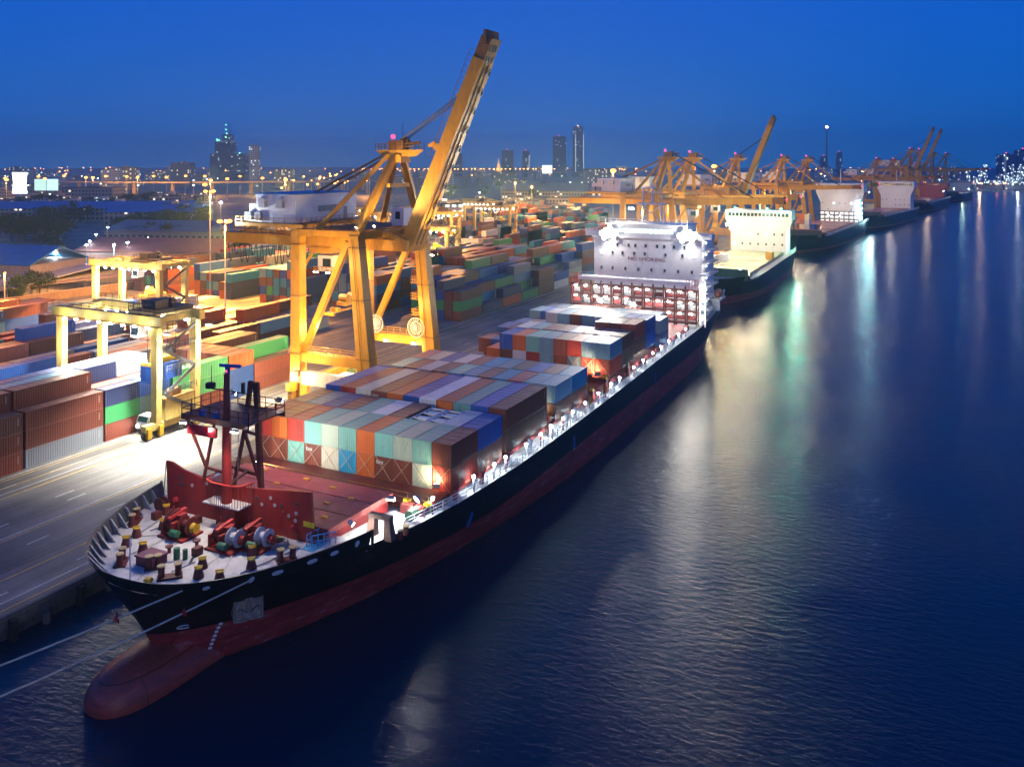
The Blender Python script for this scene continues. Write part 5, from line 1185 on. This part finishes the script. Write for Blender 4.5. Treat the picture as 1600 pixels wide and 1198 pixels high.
FG = facade('wall_office',(.4,.42,.45),(4,3.6),.75,(.85,1,.85),2.2); FT = facade('wall_tower',(.02,.06,.14),(5,4),.045,(.7,.95,1),1.6)
mSHED = M('shed_roof',(.20,.21,.23),.6,var=.2,scale=.3); mSHEDR = M('shed_roof_red',(.22,.09,.08),.6,var=.2,scale=.3); mSHEDB = M('shed_roof_blue',(.02,.16,.45),.5,var=.2,scale=.3)
def block(name, label, px, d, w, dp, h, mat, group=None, roof=mDGR, rz=.46, cat='building'):
    r = thing(name, label, cat, at(px,d,2), rz, group); r.rotation_euler=(0,0,0)
    bo = MB().box(-dp/2,-w/2,0,dp/2,w/2,h).build('wall', mat, r, off=(0,0,0)); MB().box(-dp/2-.3,-w/2-.3,h,dp/2+.3,w/2+.3,h+.8).build('roof', roof, r, off=(0,0,0))
    MB().box(-dp*.2,-w*.15,h+.8,dp*.1,w*.1,h+3.2).build('roof_hut', mat, r, off=(0,0,0))
    r.rotation_euler=(0,0,rz); return r
def shed(name, label, px, d, w, dp, h, rise, roof, wall, rz=.46, group=None, z=2):
    r = thing(name, label, 'warehouse', at(px,d,z), 0, group)
    MB().box(-dp/2,-w/2,0,dp/2,w/2,h).build('wall', wall, r, off=(0,0,0))
    b = MB(); b.prism([(-dp/2-.8,h-.1),(0,h+rise),(dp/2+.8,h-.1),(dp/2+.8,h+.25),(0,h+rise+.35),(-dp/2-.8,h+.25)],-w/2-.8,w/2+.8,'y'); b.build('roof', roof, r, off=(0,0,0))
    for k in range(5): MB().box(-dp/2-.1,-w*.4+w*.2*k-1.6,0,-dp/2-.02,-w*.4+w*.2*k+1.6,min(4.2,h*.7)).build('door', mDGR, r, off=(0,0,0))
    r.rotation_euler=(0,0,rz); return r
shed('blue_roof_warehouse','large warehouse with bright blue pitched roof at the left edge',12,290,42,24,9,5,mSHEDB,M('shed_wall',(.3,.26,.27),.7),rz=.2)
shed('long_shed','long low pale shed with curved roof beyond the rail siding',128,292,14,66,4.5,2.2,M('roof_pale',(.42,.44,.48),.5,var=.15),M('shed_wall2',(.34,.33,.34),.7),rz=-.25+.46)
shed('brown_shed','brown pitched-roof shed behind the lamp posts, left of the crane house',262,350,60,30,7,4,mSHEDR,M('shed_wall3',(.25,.18,.17),.7),rz=.3)
shed('grey_warehouse','wide grey-blue warehouse roof left of the tall lamp posts',296,440,70,40,8,4,mSHED,FW[0],rz=.3)
shed('river_warehouse','low pitched-roof warehouse between the crane boom and the far gantries',872,930,120,40,12,8,mSHED,FW[1],rz=.2)
shed('depot_roof','lit flat depot canopy behind the stacks right of the crane leg',710,395,34,18,6,.8,mGRY,EM('depot_wall_glow',(.9,.98,1),1.1),rz=.2)  # depot walls emit light themselves, in place of lamps inside
shed('roadside_hall','long low hall with blue-grey roof beyond the trees at left',150,640,150,50,9,4,mSHEDB,FW[0],rz=.5)
shed('roadside_hall','low hall with dull blue roof right of the long roadside hall',250,590,60,40,9,4,mSHEDB,FW[0],rz=.5)
block('office_block','four-storey office with bright windows right of the raised boom',688,520,27,18,17,FG,rz=.46)
block('apartment_block','white apartment block with rows of windows behind the left highway',177,1300,26,22,33,FW[2]); block('apartment_block','cream apartment block beside the white one behind the left highway',199,1320,30,22,35,FW[1])
block('apartment_block','grey apartment block left of the dark skyscraper',286,1500,34,26,42,FW[0]); block('apartment_block','slim pale tower just right of the dark skyscraper',398,1500,16,16,72,FW[2]); block('apartment_block','square grey block among the trees at left',146,820,48,24,18,FW[0]); block('apartment_block','small white three-storey house at left of the far trees',187,660,22,16,11,FW[2])
block('apartment_block','long low white block beyond the trees at far left',62,700,60,18,9,FW[2])
tw = thing('skyscraper','stepped dark blue skyscraper with greenish top lights at left','skyscraper',at(362,2200,2))
MB().box(-30,-45,0,30,45,66).build('podium',FT,tw,off=(0,0,0)); MB().box(-22,-4,66,22,36,98).build('tower_shaft',FT,tw,off=(0,0,0)); MB().box(-14,0,98,14,20,116).build('crown_block',FT,tw,off=(0,0,0)); MB().tube((0,6,116),(0,6,140),1.6,.5).build('spire',mDGR,tw,off=(0,0,0))
for y,z in ((28,100),(30,103),(24,101),(6,140),(6,128),(4,118),(6,108),(-30,68),(-40,60)): bulb_ = MB().sphere((-23,y,z),1.5,6).build('beacon',eGRN,tw,off=(0,0,0))
tw.rotation_euler=(0,0,.4)
for px,d,w,h,lab in ((874,2600,40,122,'broad dark blue skyscraper, left one of the central pair'),(903,2600,32,152,'taller dark blue skyscraper with lit edges, right one of the central pair'),(793,2500,34,78,'dark mid-rise tower left of the central skyscrapers'),(822,2500,22,76,'slim dark tower with a lit edge left of the central skyscrapers'),(715,2600,30,70,'faint dark tower just right of the raised boom'),(1287,2600,20,62,'faint blue tower below the tall chimney'),(1311,2600,16,74,'faint blue tower right of the tall chimney'),(1572,2000,34,62,'dark blue tower block at the right edge of the skyline'),(1598,2000,30,72,'dark blue tower block cut by the right edge of the picture')):
    r = block('skyscraper',lab,px,d,w,w*.7,h,FT,cat='skyscraper')
    if 'lit edge' in lab:
        for y in ([-w*.5,w*.25] if 'taller' in lab else [-w*.4]): MB().box(-w*.35-.8,y-.7,h*.1,-w*.35-.1,y+.7,h*.86).build('edge_light', EM('edge_glow',(.8,.95,1),1.3), r, off=(0,0,0))
    bl = MB().sphere((0,0,h+4),1.6,6).build('beacon', eRED if px != 903 else eFARS, r, off=(0,0,0))
ch = thing('chimney','tall thin red-lit chimney mast between the far cranes','chimney',at(1292,2400,2)); MB().tube((0,0,0),(0,0,142),3.2,1.6).build('shaft',mDGR,ch,off=(0,0,0)); MB().sphere((0,0,144),3.2,8).build('beacon',EM('beacon_orange',(1,.35,.2),60),ch,off=(0,0,0))
pg = thing('temple_spire','small golden lit temple spire on the skyline','temple',at(779,2300,2)); MB().lathe([(12,0),(11,14),(7,22),(4,34),(1.5,44),(.2,56)],(0,0,0),'z',12).build('spire',EM('gold_glow',(1,.5,.12),1.6),pg,off=(0,0,0))
# lit billboards on poles
def billboard(label, px, d, w, z0, z1, mat, waist=.0):
    r = thing('billboard', label, 'billboard', at(px,d,2), 0)
    n = 8; L_ = [(-w/2*(1-waist*math.sin(math.pi*i/n)), z0+(z1-z0)*i/n) for i in range(n+1)]; R_ = [(-y,z) for y,z in reversed(L_)]
    MB().prism(L_+R_,-.5,0,'x').build('panel', mat, r, off=(0,0,0)); MB().prism(L_+R_,.05,.5,'x').build('panel_back', mDGR, r, off=(0,0,0)); MB().tube((.6,0,0),(.6,0,z1),1.0).build('pole', mGRY, r, off=(0,0,0)); MB().bar((.5,-w*.4,z0-.5),(.5,w*.4,z0-.5),.8).build('gantry', mGRY, r, off=(0,0,0)); r.rotation_euler=(0,0,.46); return r
billboard('glowing white billboard with inward curved sides at the left edge',31,900,16,10,32,EM('screen_white',(.95,1,1),6),.16)
bd = facade('screen_scene',(.2,.4,.3),(5,3),.5,(.5,.9,.7),2.5)
billboard('lit billboard with pale green picture, left of a pair',63,900,12,13,25,EM('screen_green',(.55,.85,.75),1.4)); billboard('lit billboard with pale blue picture, right of a pair',82,900,12,13,25,EM('screen_blue',(.55,.85,.95),1.6))
billboard('bright pale billboard on the skyline below the central skyscrapers',855,1500,17,24,38,EM('screen_pale',(.85,1,.9),3))

# elevated highway
mHW = M('highway_concrete',(.30,.25,.23),.8,var=.15,scale=.2)
hw = thing('elevated_highway','long concrete elevated highway on piers across the city behind the yard','highway',at(250,1135,2))
def hwpath(pts, w, z, pier, name, parent, lamps=None):
    for (px0,d0),(px1,d1) in zip(pts,pts[1:]):
        a, c = Vector(at(px0,d0,z)), Vector(at(px1,d1,z)); b = MB(); b.bar(a,c,w,2.0); b.build('deck_span', mHW, parent); n = max(1,int((c-a).length/pier))
        for i in range(n):
            p = a.lerp(c,(i+.5)/n); MB().box(p.x-1.2,p.y-2,2,p.x+1.2,p.y+2,z-1).build('pier', mHW, parent)
hwpath([(70,1200),(180,1130),(300,1120),(480,1180),(640,1400),(760,1600)],16,18.5,44,'span',hw)
hw2 = thing('river_bridge_road','distant raised road with a row of lamps crossing behind the boom','highway',at(760,2000,2)); hwpath([(560,1900),(860,2000),(1000,2300)],18,22,70,'span',hw2)
def pole_lamp(label, p, h, mat, glow, col=None, pw=0, group=None, arms=1, name='street_lamp', thick=.22):
    r = thing(name, label, 'street lamp', p, 0, group); MB().tube((0,0,0),(0,0,h),thick,thick*.6,6).build('pole', mTANK, r, off=(0,0,0))
    for k in range(arms):
        a = 2*math.pi*k/arms; rr = .1 if arms == 1 else 1.4; MB().sphere((rr*math.cos(a),rr*math.sin(a),h+.2),glow,8,.6).build('lamp_head', mat, r, off=(0,0,0))
        if arms > 1: MB().bar((0,0,h),(rr*math.cos(a),rr*math.sin(a),h+.1),.15).build('arm', mTANK, r, off=(0,0,0))
    if pw and arms > 1: light(r, (p[0]-.6,p[1],p[2]+h-.6), col, pw, 'SPOT', (p[0]-10,p[1]+2,2), 140, .55, .5)
    elif pw: light(r, (p[0]-.6,p[1],p[2]+h-.4), col, pw, r=.5)
    return r
pole_lamp('tall mast lamp glowing orange, just left of the crane back reach', (166.7,165.6,2), 26.5, eSODN, .75, SOD, 520000, None, 3, 'mast_lamp')
pole_lamp('tall mast lamp glowing orange, left of and behind the brightest one', (196,201,2), 33, eSODN, .6, SOD, 420000, None, 3, 'mast_lamp')
pole_lamp('slim blue-grey unlit lamp mast standing in the stacks beyond the crane', (233,149,2), 25, mGRY, .4, None, 0, None, 1, 'mast_lamp')
pole_lamp('rusty lamp mast beside the rail siding at far left', (146,225,2), 12, eSOD, .3, SOD, 14000, None, 1, 'mast_lamp')
for px,d,h,pw in ((345,480,20,0),(440,470,26,0)): pass
light(None, (120,205,24), SOD, 100000, r=.6); light(None, (215,190,26), SOD, 70000, r=.6); light(None,(95,165,26),SOD,16000,r=.8); light(None,(260,225,28),SOD,110000,r=.8); light(None,(330,190,30),SOD,110000,r=.8); light(None,(240,160,30),SOD,45000,r=.8)  # bare fill lights over the yard, no lamps at these spots
# bright orange lamps over the city, then long rows of smaller ones
one = pole_lamp('tall street lamp with orange glow among the city streets', at(215,1080,2), 24, eSODN, 1.9, group='orange street lamps', thick=.35)
for px,d in ((10,900),(70,960),(134,1050),(145,1050),(198,1120),(260,1060),(320,1150),(329,880),(355,960),(60,1120),(100,1180),(165,1150),(240,1150),(290,1180),(410,1000),(375,1150),(446,900),(320,700),(8,1000)): copy_tree(one).location = at(px,d,2)
for p in ((215,1080),(329,880),(446,900),(145,1050),(10,900)): q = at(*p,24); light(None,(q[0]-2,q[1],24),SOD,60000,r=1)
two = pole_lamp('small orange lamp on the distant raised road and streets', at(640,1950,2), 28, eFARS, 1.25, group='lamps of the distant roads', thick=.4)
for i in range(46): copy_tree(two).location = at(560+6.8*i+RND.uniform(-1.5,1.5), 1950+1.5*i, 2)
for i in range(60): copy_tree(two).location = at(RND.uniform(400,1480), RND.uniform(1700,3400), 2-RND.uniform(0,14))
for i in range(34): copy_tree(two).location = at(RND.uniform(0,400), RND.uniform(2000,3600), 2-RND.uniform(0,12))
for i in range(34): copy_tree(two).location = at(RND.uniform(395,620), RND.uniform(1000,1300), 2-RND.uniform(4,18))
for i in range(30): copy_tree(two).location = at(RND.uniform(880,1560), RND.uniform(1900,2600), 2-RND.uniform(0,10))
thr = pole_lamp('small white lamp scattered among the distant city streets', at(500,1500,2), 16, eFARW, .9, group='white lamps of the city', thick=.3)
for i in range(60): copy_tree(thr).location = at(RND.choice([RND.uniform(0,350),RND.uniform(600,1480)]), RND.uniform(800,2600), 2-RND.uniform(0,10))
four = pole_lamp('white lamp on a short pole along the pale shed and siding', at(88,300,2), 10, eCOOL, .5, group='white lamps by the shed')
for px,d in ((135,330),(140,345),(178,330),(199,340),(215,360),(231,362),(168,420),(150,378)): copy_tree(four).location = at(px,d,2)
for p in ((90,298),(137,335),(180,330)): q=at(*p,12); light(None,(q[0]-1,q[1],12),(.85,.95,1),7000,r=.5)
q = at(345,520,22); pole_lamp('white star-bright lamp left of the crane machinery house', at(345,600,2), 14, eCOOL, 1.0, (.8,.95,1), 9000)
pole_lamp('white bright lamp seen through the crane tower legs', at(610,900,2), 16, eCOOL, 1.2)
for px,d,h in ((958,420,38),(1116,460,40),(805,700,26),(831,650,24)): pole_lamp(f'tall orange lamp {"above the far crane house" if px==958 else "behind the far crane tower" if px==1116 else "left of two over the far terminal" if px==805 else "right of two over the far terminal"}', at(px,d,2), h, eSODN, 1.5 if px>900 else .9, SOD, 90000)
q = at(20,300,2)
for k in range(8): q = at(4+7*k, 262+3*k, 3.5); o = MB().sphere((0,0,0),.35,6).build('lamp_globe', eSOD, None); o.location=q; tag(o,'small orange lamp under the eaves of the blue-roofed warehouse','lamp','lamps under the warehouse eaves')
light(None, at(22,268,6), SOD, 14000, r=.6); light(None, at(40,275,6), SOD, 10000, r=.6)
# refinery on the right bank: towers dotted with white lamps
eRFN = EM('refinery_white', (.75,.93,1), 7); rf = thing('refinery','refinery of pipe towers covered in white lamps on the far right bank','refinery',at(1560,1500,2))
for k in range(26):
    px = 1508+3.9*k; d = 1500+RND.uniform(-60,80); h = RND.choice([8,12,18,24,30,40]); h = 56 if k == 16 else h
    p = Vector(at(px,d,2)); MB().tube(p,p+Vector((0,0,h)),RND.uniform(1.5,4),n=8).build('process_tower', mTANK, rf); b = MB()
    for j in range(int(3+h/3.5)): b.sphere((p.x-4.2,p.y+RND.uniform(-4,4),2+RND.uniform(3,h)),.62,6)
    b.build('tower_lamps', eRFN, rf)
MB().box(*(at(1500,1480,2)[0:2]),2,at(1500,1480,2)[0]+5,at(1500,1480,2)[1]+5,8).build('pump_house', mTANK, rf)
for k in range(16):
    p = at(1395+12.5*k, 1330+RND.uniform(-20,60), 2); o = copy_tree(one if k % 3 else thr); o.location=(p[0],p[1],-12 if k%3 else -6); put(o,o.location,0,'low shore lamp reflected in the river on the far right bank','shore lamps of the right bank')
for px,d,c,pw in ((1440,1250,(1,.8,.5),18000),(1530,1300,(1,.7,.35),18000),(1590,1320,(.9,1,1),14000),(1425,1180,(.35,1,.55),18000)): q=at(px,d,9); light(None,q,c,pw,r=1.5)
for i,(px,d) in enumerate(((1500,1330),(1545,1325),(1590,1320))): block('shore_shed','low dark shed on the far right river bank',px,d+30,50,16,7,FW[0],'sheds on the right bank')
# trees: trunk, limbs and a crown of many leaf clumps
mLEAF = M('leaf',(.035,.065,.03),.7,var=.6,scale=.8,dirty=.3,dirt=(.02,.03,.02)); mBARK = M('bark',(.09,.06,.04),.9)
def tree_mesh(seed, h):
    R2 = random.Random(seed); t = MB(); t.tube((0,0,0),(0,0,h*.5),h*.03,h*.018,7); c = MB()
    for k in range(7):
        a = R2.uniform(0,6.3); q = Vector((math.cos(a)*h*.25,math.sin(a)*h*.25,h*R2.uniform(.55,.85))); t.tube((0,0,h*R2.uniform(.3,.5)),tuple(q),h*.012,h*.004,5)
    for k in range(26):
        a = R2.uniform(0,6.3); rr = h*.36*math.sqrt(R2.random()); zz = h*(.45+.5*R2.random()*(1-rr/h)); cc = Vector((rr*math.cos(a),rr*math.sin(a),zz)); s = h*R2.uniform(.06,.13)
        for j in range(34):
            d = Vector((R2.gauss(0,1),R2.gauss(0,1),R2.gauss(0,.7)))*s*.7; p = cc+d; e1 = Vector((R2.gauss(0,1),R2.gauss(0,1),R2.gauss(0,1))).normalized()*h*.028; e2 = e1.cross(Vector((R2.gauss(0,1),R2.gauss(0,1),R2.gauss(0,1)))).normalized()*h*.02
            c.face([p-e1,p+e2,p+e1,p-e2])
    return t, c
protos = []
for sd in (1,2,3):
    t, c = tree_mesh(sd,10); r = thing('city_tree','dark bushy tree in the belt of trees beyond the rail siding','tree',(0,0,0),0,'trees beyond the siding'); c.build('crown',mLEAF,r,off=(0,0,0)); t.build('trunk',mBARK,r,off=(0,0,0)); protos.append(r)
spots = [(RND.uniform(-20,110),RND.uniform(380,560),RND.uniform(.9,1.5)) for _ in range(34)] + [(RND.uniform(170,330),RND.uniform(420,560),RND.uniform(1,1.6)) for _ in range(34)] + [(RND.uniform(-10,330),RND.uniform(560,900),RND.uniform(1,1.7)) for _ in range(36)] + [(RND.uniform(700,960),RND.uniform(900,1300),RND.uniform(1.2,1.8)) for _ in range(26)] + [(30,255,.9),(38,262,.8),(62,262,.9),(55,270,1.0),(70,268,.8),(25,252,.7)]
for i,(px,d,s) in enumerate(spots):
    o = protos[i] if i < 3 else copy_tree(protos[i%3]); o.location = at(px,d,2); o.rotation_euler=(0,0,RND.uniform(0,6.3)); o.scale=(s,s,s*RND.uniform(.8,1.1))
    if i >= len(spots)-6: tag(o,'small bushy tree standing in front of the blue-roofed warehouse at left',None,'trees by the blue-roofed warehouse')
    elif px > 600: tag(o,'dark tree among the warehouses behind the far terminal',None,'trees behind the far terminal')
# rail siding wall, parked railcars band and fence beside the yard
fn_ = thing('siding_wall','low brownish wall along the rail siding behind the yard at left','wall',(150,232,2)); MB().bar((60,252,3.2),(260,232,3.2),.4,2.4).build('wall',M('wall_brown',(.25,.17,.14),.8,var=.3),fn_); MB().bar((60,252,4.5),(260,232,4.5),.7,.25).build('coping',M('coping',(.4,.3,.25),.8),fn_)
fw = thing('siding_canopy','long pale canopy roof along the rail siding at left','canopy',(150,244,2)); MB().bar((40,262,6.0),(250,243,6.0),4.5,.3).build('roof',M('canopy_roof',(.38,.28,.25),.7,var=.25,scale=.2),fw)
for k in range(18): p = Vector((40,262,2)).lerp(Vector((250,243,2)),k/17); MB().tube(p,p+Vector((0,0,4)),.15).build('post',mGRY,fw)
for i in range(90):
    px, d = RND.uniform(0,1500), RND.uniform(1250,3000); h = RND.choice([8,10,12,14,18,24,30]); w = RND.uniform(18,46)
    if px > 1380: d = max(d, 1750)
    block('city_building','small distant city building among the evening lights', px, d, w, w*.6, h, RND.choice(FW[:3]), 'distant city buildings', rz=RND.uniform(.2,.7))
for i in range(26):
    px, d = RND.uniform(0,330), RND.uniform(600,1000); block('city_building','low nearer town building among the dark trees at left', px, d, RND.uniform(14,34), 14, RND.uniform(5,12), RND.choice(FW[:3]), 'town buildings beyond the trees', rz=RND.uniform(.2,.7))
for i in range(14):
    px, d = RND.uniform(660,900), RND.uniform(640,880); block('terminal_shed','orange-lit low terminal shed behind the far gantries', px, d, RND.uniform(20,44), 16, RND.uniform(5,9), RND.choice(FW[:2]), 'terminal sheds', rz=.3)
for px,d,pw in ((700,640,135000),(760,560,90000),(840,560,90000),(880,480,90000),(780,760,180000),(900,700,180000),(450,640,135000),(400,520,75000),(980,520,90000),(1040,640,90000)): q=at(px,d,24); light(None,q,(1,.5,.13),pw,r=1)  # added orange fill over the far terminal, without lamps

for px in (90,170,250,330,410,490,570): q=at(px,1090,27); light(None,(q[0],q[1],27),SOD,120000,r=1)  # fill lights added so the highway shows up, without lamps
# ---------------------------------------------------------------- sky, sun, camera, render
w = bpy.data.worlds.new('World'); SC.world = w; w.use_nodes = True; nt = w.node_tree; L = nt.links.new; bg = nt.nodes['Background']
tc = N(nt,'ShaderNodeTexCoord'); sp = N(nt,'ShaderNodeSeparateXYZ'); L(tc.outputs['Generated'],sp.inputs[0])
cr = N(nt,'ShaderNodeValToRGB'); L(sp.outputs[2],cr.inputs[0]); e = cr.color_ramp.elements
e[0].position=0; e[0].color=(.006,.15,.52,1); e[1].position=1; e[1].color=(.004,.065,.36,1)
for p, c in ((.035,(.003,.142,.57)),(.10,(0,.128,.62)),(.20,(0,.112,.68)),(.5,(.002,.085,.52))): k = e.new(p); k.color=(*c,1)
sky = N(nt,'ShaderNodeTexSky', sky_type='NISHITA'); sky.sun_disc=False; sky.sun_elevation=rad(-4); sky.sun_rotation=rad(200)
mx = N(nt,'ShaderNodeMix',data_type='RGBA',blend_type='ADD'); mx.inputs[0].default_value=.02; L(cr.outputs[0],mx.inputs[6]); L(sky.outputs[0],mx.inputs[7]); L(mx.outputs[2],bg.inputs[0]); bg.inputs[1].default_value=.93
sd = bpy.data.lights.new('sun_glow','SUN'); sd.energy=.24; sd.angle=rad(25); sd.color=(1,.93,.88); so = bpy.data.objects.new('sun_glow',sd); COL.objects.link(so)
so.rotation_euler = Vector((.66,.64,-.20)).to_track_quat('-Z','Y').to_euler()
cd = bpy.data.cameras.new('camera'); co = bpy.data.objects.new('camera',cd); COL.objects.link(co); SC.camera = co
co.location=(0,0,44); co.rotation_euler=Vector((.8978,.4404,0)).to_track_quat('-Z','Y').to_euler(); cd.sensor_width=36; cd.lens=36*1325/1600; cd.shift_y=-344/1600; cd.clip_start=.5; cd.clip_end=20000
SC.view_settings.view_transform='Standard'; SC.view_settings.look='None'; SC.view_settings.exposure=0; SC.view_settings.gamma=1
cy = SC.cycles; cy.use_denoising=True; cy.max_bounces=5; cy.diffuse_bounces=2; cy.glossy_bounces=3; cy.transmission_bounces=2; cy.volume_bounces=0; cy.transparent_max_bounces=4
cy.sample_clamp_indirect=3; cy.sample_clamp_direct=0; cy.caustics_reflective=False; cy.caustics_refractive=False; cy.use_light_tree=True; cy.use_adaptive_sampling=True
hz = MB().box(-420,-2600,-4.0,3900,3600,168).build('haze', None if False else bpy.data.materials.new('haze_air'), None); hz['kind']='stuff'
hm = bpy.data.materials['haze_air']; hm.use_nodes=True; nt=hm.node_tree; nt.nodes.clear(); vo=N(nt,'ShaderNodeVolumePrincipled'); vo.inputs['Color'].default_value=(.28,.64,1,1); vo.inputs['Density'].default_value=.00023; vo.inputs['Anisotropy'].default_value=.55
oo=N(nt,'ShaderNodeOutputMaterial'); nt.links.new(vo.outputs[0],oo.inputs['Volume'])
print('lights', NL[0], 'objects', len(bpy.data.objects))
